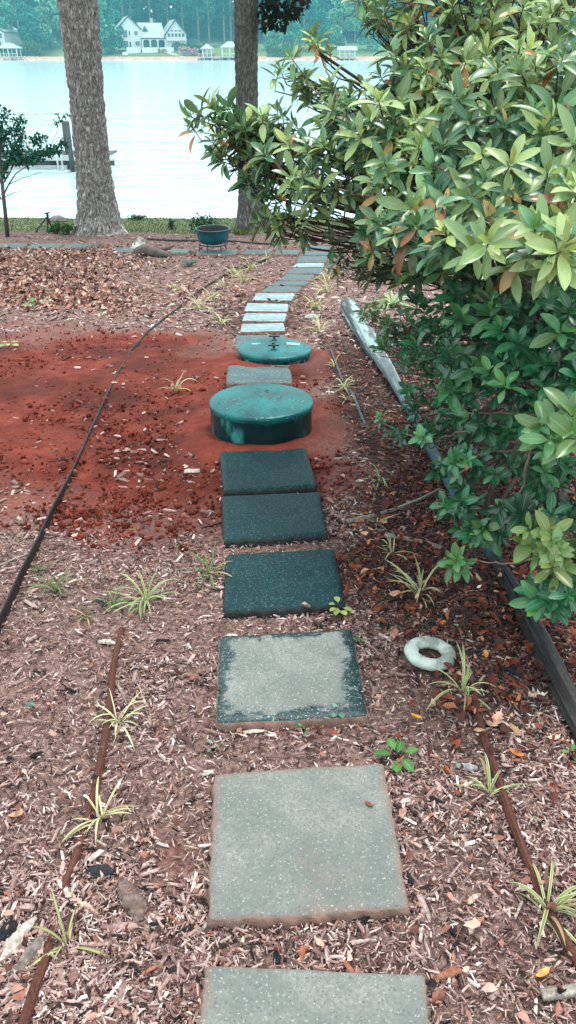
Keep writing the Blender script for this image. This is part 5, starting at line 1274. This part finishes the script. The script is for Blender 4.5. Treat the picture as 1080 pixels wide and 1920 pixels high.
# small weeds with a few broad leaves
M_weed = vmat('weed_leaf', .5, .3, .2, 80, mid=True, trans=.12)
def weed(u, v, n, L, cols, label, seed, hgt=.03):
    p = GV(u, v, .004); e = empty('seedling', p, label, 'weed'); r = np.random.default_rng(seed)
    st = MB()
    for i in range(n):
        a = 2*PI*i/n + r.uniform(-.4, .4); el = r.uniform(.15, .7); ln = L*r.uniform(.7, 1.15)
        q = Vector((math.cos(a)*L*.35, math.sin(a)*L*.35, hgt*r.uniform(.5, 1.1)))
        st.tube([(0, 0, 0), q*.6, q], [.0016, .0013, .001], 5)
        me = np_mesh('leaf', TL*np.array([ln*.62, ln, ln]), TF, M_weed, np.repeat(np.array(cols[i % len(cols)])[None], len(TL), 0)*r.uniform(.85, 1.15), TM, True)
        o = link_mesh('leaf', me, e, q); o.rotation_euler = (el-.25, r.uniform(-.2, .2), a-PI/2)
    st.build('stem', M_weed, e)
g1 = [srgb(88, 150, 66, .6), srgb(70, 128, 60, .6)]; g2 = [srgb(120, 160, 140, .6), srgb(92, 140, 116, .6)]; g3 = [srgb(186, 196, 110, .6), srgb(150, 176, 100, .6)]
weed(745, 1428, 6, .042, g1, 'green seedling at the upper right corner of the large grey paver', 1)
weed(634, 1348, 6, .024, g2, 'blue-green seedling at the front edge of the half wet paver', 2)
weed(635, 1150, 7, .032, g3, 'yellow-green seedling at the corner of the nearest dark paver', 3)
weed(672, 1210, 4, .014, g1, 'tiny green sprout right of the half wet paver', 4)
weed(400, 1412, 5, .013, g2, 'tiny blue-green sprout left above the large grey paver', 5)
weed(570, 1378, 4, .012, g1, 'tiny sprout in the gap below the half wet paver', 6)
weed(1070, 1425, 4, .02, g1, 'tiny green sprout at the right picture edge', 7)
weed(95, 498+70, 5, .06, g3, 'pale green seedling on the upper left leaf litter', 8)
weed(60, 575, 6, .08, g1, 'green seedling among the leaves above the red clay at left', 9)
weed(325, 545, 5, .07, g3, 'yellowish seedling on the mulch left of the edging strip', 10)
weed(18, 690-40, 5, .06, g3, 'pale seedling on the clay at the left picture edge', 11)
weed(290, 486+14, 6, .05, g3, 'yellowish seedling below the grey log', 12)

# ================================================================== VARIEGATED GRASSY PLANTS
cream, gmid, gdk, tan = srgb(226, 226, 178, .75), srgb(128, 158, 92, .6), srgb(72, 112, 62, .55), srgb(200, 176, 130, .65)
def blade_verts(r, L, w, e0, e1, az, twist):
    n = 8; pts = []; p = np.zeros(3); h = np.array([math.cos(az), math.sin(az), 0]); sd_ = np.array([-math.sin(az), math.cos(az), 0])
    V = []; 
    for i in range(n):
        t_ = i/(n-1); el = e0+(e1-e0)*t_**1.2
        ww = w*(.55+.9*t_)*(1-t_**3.2)*1.1+.0004
        up_ = np.array([-h[0]*math.sin(el), -h[1]*math.sin(el), math.cos(el)]); sdt = sd_*math.cos(twist*t_)+up_*math.sin(twist*t_)
        for k in (-1, -.34, .34, 1): V.append(p + sdt*ww*k*.5 + up_*(abs(k) > .5)*ww*.22)
        p = p + (h*math.cos(el)+np.array([0, 0, 1])*math.sin(el))*L/(n-1)
    F = [(i*4+j, i*4+j+1, (i+1)*4+j+1, (i+1)*4+j) for i in range(n-1) for j in range(3)]
    return np.array(V), F
def tuft(u, v, n, L, w, label, seed, inner=gmid, outer=cream, split=True, dead=.1, up=1.0, name='variegated_plant', cat='plant', group='variegated grassy plants'):
    p = GV(u, v, .0); e = empty(name, p, label, cat, group); r = np.random.default_rng(seed); av, af, ac = [], [], []; n = int(n*1.1); w *= .62; L *= .74
    for i in range(n):
        az = r.uniform(0, 2*PI); l_ = L*(.35+.85*r.uniform()**.7)
        V, F = blade_verts(r, l_, w*r.uniform(.75, 1.2), R(r.uniform(22, 80))*up, R(r.uniform(-80, 0)), az, r.uniform(-.6, .6))
        V += np.array([r.uniform(-1, 1), r.uniform(-1, 1), 0])*L*.06
        o_, i_ = (np.array(outer), np.array(inner)) if r.uniform() > dead else (np.array(tan), np.array(tan)*.8)
        k = r.uniform(.8, 1.2); c = np.tile(np.stack([o_, i_, i_, o_])*k, (len(V)//4, 1))
        if split:
            me = np_mesh('leaf_blade', V, F, M_grass, c, smooth=True); link_mesh('leaf_blade', me, e)
        else:
            af += [[q+sum(len(a) for a in av) for q in f] for f in F]; av.append(V); ac.append(c)
    if not split: link_mesh('leaf_blades', np_mesh('leaf_blades', np.concatenate(av), af, M_grass, np.concatenate(ac), smooth=True), e)
tuft(275, 1135, 26, .19, .009, 'largest white-striped grass tuft left of the dark pavers', 1, gmid)
tuft(215, 1140, 12, .12, .007, 'green striped tuft just left of the largest left tuft', 2, gdk, srgb(170, 190, 130, .65))
tuft(105, 1110, 16, .16, .008, 'loose striped tuft beside the near end of the edging strip', 3, gdk, srgb(176, 190, 130, .65))
tuft(395, 1080, 16, .16, .008, 'green tuft touching the left side of the nearest dark paver', 4, gdk, srgb(160, 180, 110, .65))
tuft(165, 1158, 10, .09, .006, 'small green tuft below the loose striped tufts', 5, gdk, srgb(150, 176, 110, .6))
tuft(225, 1358, 13, .13, .007, 'pale yellowish plant on the left rusty pipe, farthest of three', 6, cream, srgb(176, 180, 124, .6))
tuft(188, 1540, 12, .13, .0075, 'pale yellowish plant over the left rusty pipe, middle of three', 7, srgb(206, 200, 150, .62), cream)
tuft(128, 1775, 9, .14, .009, 'yellow-striped plant on the left rusty pipe, nearest of three', 8, srgb(196, 190, 134, .6), srgb(120, 134, 84, .55))
tuft(786, 1118, 18, .2, .009, 'large arching white-striped plant right of the nearest dark paver', 9, srgb(150, 168, 120, .6), cream)
tuft(868, 1300, 18, .19, .009, 'large white-striped plant at the upper end of the right rusty pipe', 10, srgb(140, 160, 100, .6), cream)
tuft(916, 1492, 11, .13, .010, 'white-striped plant halfway along the right rusty pipe', 11, srgb(120, 146, 80, .6), cream)
tuft(1022, 1718, 16, .16, .010, 'white-striped plant low on the right rusty pipe', 12, srgb(140, 156, 90, .6), cream)
tuft(735, 1040, 9, .13, .007, 'thin arching tuft between the two lichen-covered sticks and the large plant', 13, srgb(130, 150, 100, .6), cream)
tuft(705, 985, 9, .13, .007, 'thin tuft beside the left end of the long lichen stick', 14, srgb(120, 150, 100, .6), cream)
tuft(712, 905, 9, .13, .008, 'small striped tuft right of the farthest dark paver', 15, srgb(140, 160, 120, .6), cream)
tuft(330, 735, 12, .22, .012, 'withered cream-coloured plant alone on the red clay', 16, tan, cream, dead=.5)
tuft(592, 580, 22, .34, .014, 'big cream-striped tuft right of the pale pavers', 17, srgb(190, 190, 120, .68), cream)
tuft(612, 548, 18, .34, .014, 'cream-striped tuft just beyond the big one right of the path', 18, srgb(190, 190, 120, .68), cream)
tuft(618, 522, 16, .34, .016, 'farthest cream-striped tuft right of the path, below the shrub', 19, srgb(180, 186, 120, .65), cream)
tuft(600, 622, 14, .26, .012, 'cream-striped tuft between the flat rock and the flat septic lid', 20, srgb(196, 190, 130, .68), cream)
tuft(645, 730, 12, .16, .010, 'striped tuft at the gap in the grey hose', 21, srgb(170, 176, 110, .65), cream)
tuft(625, 690, 9, .16, .009, 'withered tuft at the upper end of the grey hose', 22, tan, cream, dead=.4)
tuft(650, 752, 8, .12, .009, 'small tan tuft just below the gap in the grey hose', 23, tan, cream, dead=.4)
far_t = [(457, 528, .32, 'cream tuft left of the path bend, nearest to the path'), (440, 520, .3, 'cream tuft left of the path bend, beside the edging end'), (470, 505, .3, 'cream tuft between edging end and stepping stones'),
 (378, 582, .3, 'cream tuft right of the edging strip above the clay, nearest'), (398, 565, .3, 'cream tuft right of the edging strip, second one up'), (415, 610, .22, 'thin tuft at the upper clay edge left of the pale pavers'), (500, 490, .3, 'cream tuft beside the cross path left of the junction'), (420, 540, .26, 'cream tuft right of the edging strip, third one up')]
for i, (u, v, L, lab) in enumerate(far_t): tuft(u, v, 16, L, .014, lab, 40+i, srgb(180, 186, 120, .65), cream, split=False)
tuft(355, 500, 60, .2, .01, 'blue-green grass clump below the blue pot', 60, srgb(96, 132, 118, .55), srgb(120, 152, 136, .55), False, 0, 1.0, 'grass_clump', 'grass clump', None)
tuft(735, 575, 40, .3, .05, 'pale variegated low plant beside the far end of the log', 61, srgb(160, 190, 130, .6), srgb(206, 220, 170, .7), False, 0, .8, 'variegated_shrub', 'plant', None)

# ================================================================== SHRUBS
def shrub(name, base_pts, LOBES, Lmean, leaves_per, label, pal, wts, n_parts, seed, orange, droop_rng, width=.36, twig_r=.004, dens=1.0):
    r = np.random.default_rng(seed); rd = random.Random(seed)
    base = Vector(base_pts[0]); e = empty(name, base, label, 'shrub')
    P, D, Nn, Ls, Cc = [], [], [], [], []
    centre = np.array(at(*base_pts[1]))
    main = MB()
    for li, lobe in enumerate(LOBES):
        lobe = list(lobe); lobe[6] = int(lobe[6]*dens+.5)
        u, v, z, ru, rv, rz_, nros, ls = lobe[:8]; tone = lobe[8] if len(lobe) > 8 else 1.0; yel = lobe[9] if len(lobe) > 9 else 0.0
        c = at(u, v, z); k = z/FPX; br = MB()
        # limb from the base to this lobe
        mid_ = Vector((base.x+(c.x-base.x)*.42, base.y+(c.y-base.y)*.42, base.z+(c.z-base.z)*.72)) + Vector((rd.uniform(-.12, .12), rd.uniform(-.12, .12), rd.uniform(-.05, .08)))
        br.tube([base, base.lerp(mid_, .5)+Vector((rd.uniform(-.06, .1), rd.uniform(-.06, .06), .12)), mid_, mid_.lerp(c, .5)+Vector((0, 0, .03)), c], [.018, .014, .011, .008, .005], 7, jitter=.08)
        right = Vector((1, 0, 0)); upv = Vector((0, sp, cp)); fw = Vector((0, cp, -sp))
        for q in range(nros):
            while True:
                a = r.uniform(-1, 1, 3)
                if a @ a <= 1: break
            pt = c + right*(a[0]*ru*k) + upv*(a[1]*rv*k) + fw*(a[2]*rz_)
            g = float(gz(pt.x, pt.y))
            if pt.z < g+.06: continue
            outd = np.array(pt) - centre; outd /= np.linalg.norm(outd)+1e-6
            axis_ = np.array([0, 0, 1.0])*.75 + outd*.65 + np.array([0, -.3, 0]) + r.normal(0, .3, 3); axis_ /= np.linalg.norm(axis_)
            # twig
            s0 = mid_.lerp(c, rd.uniform(.35, 1.0)); pv = Vector(pt) - Vector(axis_)*.05
            br.tube([s0, s0.lerp(pv, .6)+Vector((0, 0, -.015)), pv, pt], [twig_r, twig_r*.75, twig_r*.6, twig_r*.45], 5, cap=False)
            t1 = np.cross(axis_, [.3, .2, .9]); t1 /= np.linalg.norm(t1); t2 = np.cross(axis_, t1)
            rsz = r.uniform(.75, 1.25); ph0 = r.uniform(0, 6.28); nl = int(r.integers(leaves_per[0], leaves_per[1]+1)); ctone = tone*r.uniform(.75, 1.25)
            base_c = np.array(pal)[r.choice(len(pal), p=np.array(wts)/sum(wts))]
            for i in range(nl):
                f = i/nl; phi = ph0+i*2.399; el = droop_rng[0]+(droop_rng[1]-droop_rng[0])*f+r.normal(0, .12)   # angle from axis
                d = axis_*math.cos(el)+(t1*math.cos(phi)+t2*math.sin(phi))*math.sin(el)
                if el > 1.3: d = d + np.array([0, 0, -.25])
                d /= np.linalg.norm(d)
                P.append(np.array(pt)-axis_*.02*f*ls); D.append(d); Nn.append(axis_ + np.array([0, 0, .3]) + r.normal(0, .18, 3)); Ls.append(Lmean*ls*rsz*r.uniform(.6, 1.2)*(.62 if f < .2 else 1))
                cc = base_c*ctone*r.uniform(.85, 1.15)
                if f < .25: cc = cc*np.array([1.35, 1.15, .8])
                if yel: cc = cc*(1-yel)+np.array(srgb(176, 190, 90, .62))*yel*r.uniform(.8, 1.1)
                if r.uniform() < orange*(2.4 if f > .7 else .3): cc = np.array([srgb(206, 152, 84, .62), srgb(164, 104, 62, .55), srgb(206, 178, 112, .64)])[r.integers(0, 3)]; 
                Cc.append(cc)
        br.build('branch', M_twig, e, smooth=True).location = -base
    P = np.array(P); D = np.array(D); Nn = np.array(Nn); Ls = np.array(Ls); Cc = np.clip(np.array(Cc), 0, 1)
    ax, ay, az = frames(D, Nn)
    # which leaves show largest: front-most in their patch of the view, inside the frame
    cen = P + D*Ls[:, None]*.5; uu, vv_, zz = proj(cen[:, 0], cen[:, 1], cen[:, 2])
    inf = (uu > 0) & (uu < 1080) & (vv_ > 0) & (vv_ < 1920)
    cell = (np.floor(uu/22)*1000+np.floor(vv_/22)).astype(int); order = np.argsort(zz); seen = set(); front = np.zeros(len(P), bool)
    for i in order:
        if inf[i] and cell[i] not in seen: seen.add(cell[i]); front[i] = True
    score = np.where(front, Ls/zz*(.45+.55*np.abs((az*np.array([0, -cp, sp])).sum(1))), -1); sel = np.argsort(-score)[:n_parts]; sel = sel[score[sel] > 0]
    rest = np.ones(len(P), bool); rest[sel] = False
    # leaf shape variants
    variants = []
    for k in range(6):
        T_, F_, M_ = leaf_template(droop=.06+.07*k, fold=.10+.05*(k % 3)); T_ = T_*np.array([width*(.9+.05*k), 1, 1]); variants.append(T_)
    vi = r.integers(0, 6, len(P))
    TV = np.stack(variants)[vi]
    cshade = np.repeat(Cc[:, None], len(TL), 1)*(1+r.normal(0, .06, (len(P), len(TL), 1)))
    meR = swarm('foliage', TV[rest], TF, (P-np.array(base))[rest], ax[rest], ay[rest], az[rest], np.repeat(Ls[rest][:, None], 3, 1), cshade[rest], M_leaf, TM, True)
    o = link_mesh('foliage', meR, e); o['kind'] = 'stuff'
    # shared meshes: shape variant x colour bin
    cache = {}
    for i in sel:
        key = (int(vi[i]), tuple(np.round(Cc[i]*16).astype(int)))
        if key not in cache: cache[key] = np_mesh('leaf', TV[i], TF, M_leaf, np.repeat(Cc[i][None], len(TL), 0)*(1+r.normal(0, .05, (len(TL), 1))), TM, True)
        ob = bpy.data.objects.new('leaf', cache[key]); C.objects.link(ob); ob.parent = e
        m4 = Matrix(((ax[i, 0], ay[i, 0], az[i, 0], P[i, 0]-base.x), (ax[i, 1], ay[i, 1], az[i, 1], P[i, 1]-base.y), (ax[i, 2], ay[i, 2], az[i, 2], P[i, 2]-base.z), (0, 0, 0, 1)))
        ob.matrix_local = m4 @ Matrix.Scale(float(Ls[i]), 4)
    return e
RH = [  # u, v, depth, ru, rv (photo px), half depth m, rosettes, leaf size, tone (low values paint shade into inner leaves), yellowing
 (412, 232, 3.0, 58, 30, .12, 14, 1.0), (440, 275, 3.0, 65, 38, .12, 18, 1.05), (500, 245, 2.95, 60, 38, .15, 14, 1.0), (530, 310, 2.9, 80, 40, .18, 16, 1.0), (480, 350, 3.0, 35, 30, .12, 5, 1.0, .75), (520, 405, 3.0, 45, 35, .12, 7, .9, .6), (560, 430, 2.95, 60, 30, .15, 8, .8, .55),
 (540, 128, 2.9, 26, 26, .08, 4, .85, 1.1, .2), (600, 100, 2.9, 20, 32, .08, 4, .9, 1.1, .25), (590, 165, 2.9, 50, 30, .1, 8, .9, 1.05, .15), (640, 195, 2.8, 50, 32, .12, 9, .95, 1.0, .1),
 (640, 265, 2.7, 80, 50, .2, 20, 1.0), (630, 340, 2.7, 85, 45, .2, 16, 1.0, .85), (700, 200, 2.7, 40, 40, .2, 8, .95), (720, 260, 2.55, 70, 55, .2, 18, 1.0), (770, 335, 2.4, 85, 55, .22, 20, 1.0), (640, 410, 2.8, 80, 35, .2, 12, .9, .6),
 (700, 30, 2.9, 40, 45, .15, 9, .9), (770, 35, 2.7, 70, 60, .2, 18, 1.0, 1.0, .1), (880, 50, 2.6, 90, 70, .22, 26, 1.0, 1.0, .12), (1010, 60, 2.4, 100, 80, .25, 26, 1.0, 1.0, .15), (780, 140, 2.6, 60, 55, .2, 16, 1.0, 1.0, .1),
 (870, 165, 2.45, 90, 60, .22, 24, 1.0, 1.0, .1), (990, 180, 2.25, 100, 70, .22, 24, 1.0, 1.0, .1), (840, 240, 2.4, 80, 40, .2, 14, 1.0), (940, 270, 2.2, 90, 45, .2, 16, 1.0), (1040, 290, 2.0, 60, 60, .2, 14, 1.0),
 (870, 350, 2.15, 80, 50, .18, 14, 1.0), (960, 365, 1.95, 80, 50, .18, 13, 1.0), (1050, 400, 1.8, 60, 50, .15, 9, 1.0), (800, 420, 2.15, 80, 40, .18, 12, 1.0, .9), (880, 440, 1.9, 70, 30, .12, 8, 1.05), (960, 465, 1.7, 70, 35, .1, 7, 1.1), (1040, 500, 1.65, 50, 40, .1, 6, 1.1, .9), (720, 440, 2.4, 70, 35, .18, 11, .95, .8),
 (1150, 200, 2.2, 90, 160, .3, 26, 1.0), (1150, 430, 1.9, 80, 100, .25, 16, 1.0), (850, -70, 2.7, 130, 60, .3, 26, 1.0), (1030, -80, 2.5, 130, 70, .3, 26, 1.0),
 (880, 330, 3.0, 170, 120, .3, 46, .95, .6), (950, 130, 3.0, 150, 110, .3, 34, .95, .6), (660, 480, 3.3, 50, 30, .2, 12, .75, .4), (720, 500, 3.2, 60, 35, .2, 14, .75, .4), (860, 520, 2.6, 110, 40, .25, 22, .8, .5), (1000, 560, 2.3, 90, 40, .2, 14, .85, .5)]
pal_r = [srgb(138, 172, 108, .66), srgb(104, 156, 104, .6), srgb(164, 188, 120, .72), srgb(66, 128, 88, .5)]
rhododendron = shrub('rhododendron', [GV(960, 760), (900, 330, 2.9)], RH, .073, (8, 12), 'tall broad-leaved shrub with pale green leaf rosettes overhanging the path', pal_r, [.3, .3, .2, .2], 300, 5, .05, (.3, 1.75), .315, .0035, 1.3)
AZ = [  # same columns; low tone on inner lobes is shade put into leaf colour
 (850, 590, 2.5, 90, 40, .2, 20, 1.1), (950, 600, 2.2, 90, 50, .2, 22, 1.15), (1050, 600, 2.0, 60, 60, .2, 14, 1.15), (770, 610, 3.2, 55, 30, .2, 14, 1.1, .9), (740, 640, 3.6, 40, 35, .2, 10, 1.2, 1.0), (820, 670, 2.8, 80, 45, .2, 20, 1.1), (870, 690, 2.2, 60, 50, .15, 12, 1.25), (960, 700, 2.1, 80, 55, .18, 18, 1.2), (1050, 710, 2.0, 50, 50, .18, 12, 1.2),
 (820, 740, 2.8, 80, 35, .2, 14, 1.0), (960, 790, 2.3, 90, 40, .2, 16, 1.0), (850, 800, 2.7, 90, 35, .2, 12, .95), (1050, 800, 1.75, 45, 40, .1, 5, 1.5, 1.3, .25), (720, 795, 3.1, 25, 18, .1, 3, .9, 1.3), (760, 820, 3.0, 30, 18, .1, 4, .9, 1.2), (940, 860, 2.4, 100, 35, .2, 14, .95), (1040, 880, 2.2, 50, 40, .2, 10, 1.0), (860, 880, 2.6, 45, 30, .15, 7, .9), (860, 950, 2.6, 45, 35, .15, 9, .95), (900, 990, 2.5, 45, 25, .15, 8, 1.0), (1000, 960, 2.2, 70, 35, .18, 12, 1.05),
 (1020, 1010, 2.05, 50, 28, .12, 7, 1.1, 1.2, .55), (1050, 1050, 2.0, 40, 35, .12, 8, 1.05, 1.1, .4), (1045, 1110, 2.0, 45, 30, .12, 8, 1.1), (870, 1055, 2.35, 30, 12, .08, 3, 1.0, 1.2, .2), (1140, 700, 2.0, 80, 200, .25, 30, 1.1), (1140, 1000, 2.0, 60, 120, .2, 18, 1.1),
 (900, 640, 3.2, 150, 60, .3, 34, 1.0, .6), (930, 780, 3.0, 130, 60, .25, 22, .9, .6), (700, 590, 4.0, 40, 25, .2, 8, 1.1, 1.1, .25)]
pal_a = [srgb(54, 134, 88, .6), srgb(40, 112, 74, .54), srgb(84, 152, 96, .62), srgb(30, 90, 64, .48)]
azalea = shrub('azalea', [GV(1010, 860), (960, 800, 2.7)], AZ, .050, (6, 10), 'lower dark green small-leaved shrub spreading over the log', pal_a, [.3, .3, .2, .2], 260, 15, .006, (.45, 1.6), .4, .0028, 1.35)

M_stem = pmat('pale_stem', srgb(156, 136, 122, .6), srgb(112, 92, 82, .55), 60, .85, .3, 120)
def stems(owner, lines, r0):
    for ln in lines:
        P_ = [at(*q) - owner.location for q in ln]; Q_, s_ = resample([tuple(p) for p in P_], 4*len(P_))
        b_ = MB(); b_.tube([Vector(q)+Vector((random.uniform(-1, 1), random.uniform(-1, 1), random.uniform(-1, 1)))*.004 for q in Q_], list(np.linspace(r0, r0*.4, len(Q_))), 7, jitter=.12); b_.build('stem', M_stem, owner, smooth=True)
stems(azalea, [
 [(1085, 838, 2.25), (1020, 852, 2.3), (960, 842, 2.35), (900, 852, 2.45), (840, 868, 2.6), (800, 840, 2.75)],
 [(1085, 800, 2.2), (990, 838, 2.25), (920, 815, 2.35), (870, 806, 2.5), (800, 832, 2.8), (735, 803, 3.0), (708, 788, 3.05)],
 [(1085, 690, 2.0), (1050, 735, 2.0), (1020, 790, 2.05), (990, 850, 2.1)],
 [(990, 850, 2.15), (985, 905, 2.2), (960, 955, 2.25), (935, 985, 2.3)],
 [(1085, 770, 2.1), (1000, 778, 2.15), (920, 772, 2.3), (860, 778, 2.5), (800, 770, 2.8)],
 [(1085, 1030, 2.0), (1010, 1046, 2.1), (950, 1060, 2.2), (890, 1050, 2.32), (850, 1052, 2.38)],
 [(960, 935, 2.3), (930, 965, 2.35), (895, 985, 2.42)],
 [(1040, 620, 1.95), (1050, 680, 1.95), (1030, 740, 2.0)]], .0042)
stems(rhododendron, [
 [(860, 430, 2.5), (760, 385, 2.55), (660, 358, 2.6), (580, 350, 2.7), (520, 335, 2.8)],
 [(800, 430, 2.45), (770, 340, 2.5), (700, 290, 2.55), (660, 235, 2.65), (600, 180, 2.8), (555, 135, 2.88)],
 [(660, 235, 2.65), (625, 170, 2.75), (605, 110, 2.85)],
 [(930, 480, 2.2), (880, 400, 2.1), (850, 330, 2.15), (790, 300, 2.3)],
 [(1085, 250, 2.3), (980, 225, 2.3), (900, 232, 2.35), (830, 215, 2.45)],
 [(560, 350, 2.75), (500, 290, 2.85), (430, 245, 2.95)],
 [(1000, 560, 2.2), (960, 480, 1.85), (945, 440, 1.75)],
 [(760, 480, 2.9), (690, 455, 2.85), (600, 440, 2.9), (530, 425, 2.95)]], .006)

# ================================================================== HAZE over the lake
m = bpy.data.materials.new('lake_haze'); m.use_nodes = True; t = m.node_tree; t.nodes.clear()
mo = N(t, 'ShaderNodeOutputMaterial'); pv = N(t, 'ShaderNodeVolumePrincipled')
pv.inputs['Color'].default_value = (.30, .88, 1.0, 1); pv.inputs['Density'].default_value = .00045; pv.inputs['Anisotropy'].default_value = 0.0
t.links.new(pv.outputs[0], mo.inputs['Volume'])
b_ = MB(); b_.box((0, 258, 19), (900, 540, 52)); hz = b_.build('haze', m); tag(hz, kind='stuff')
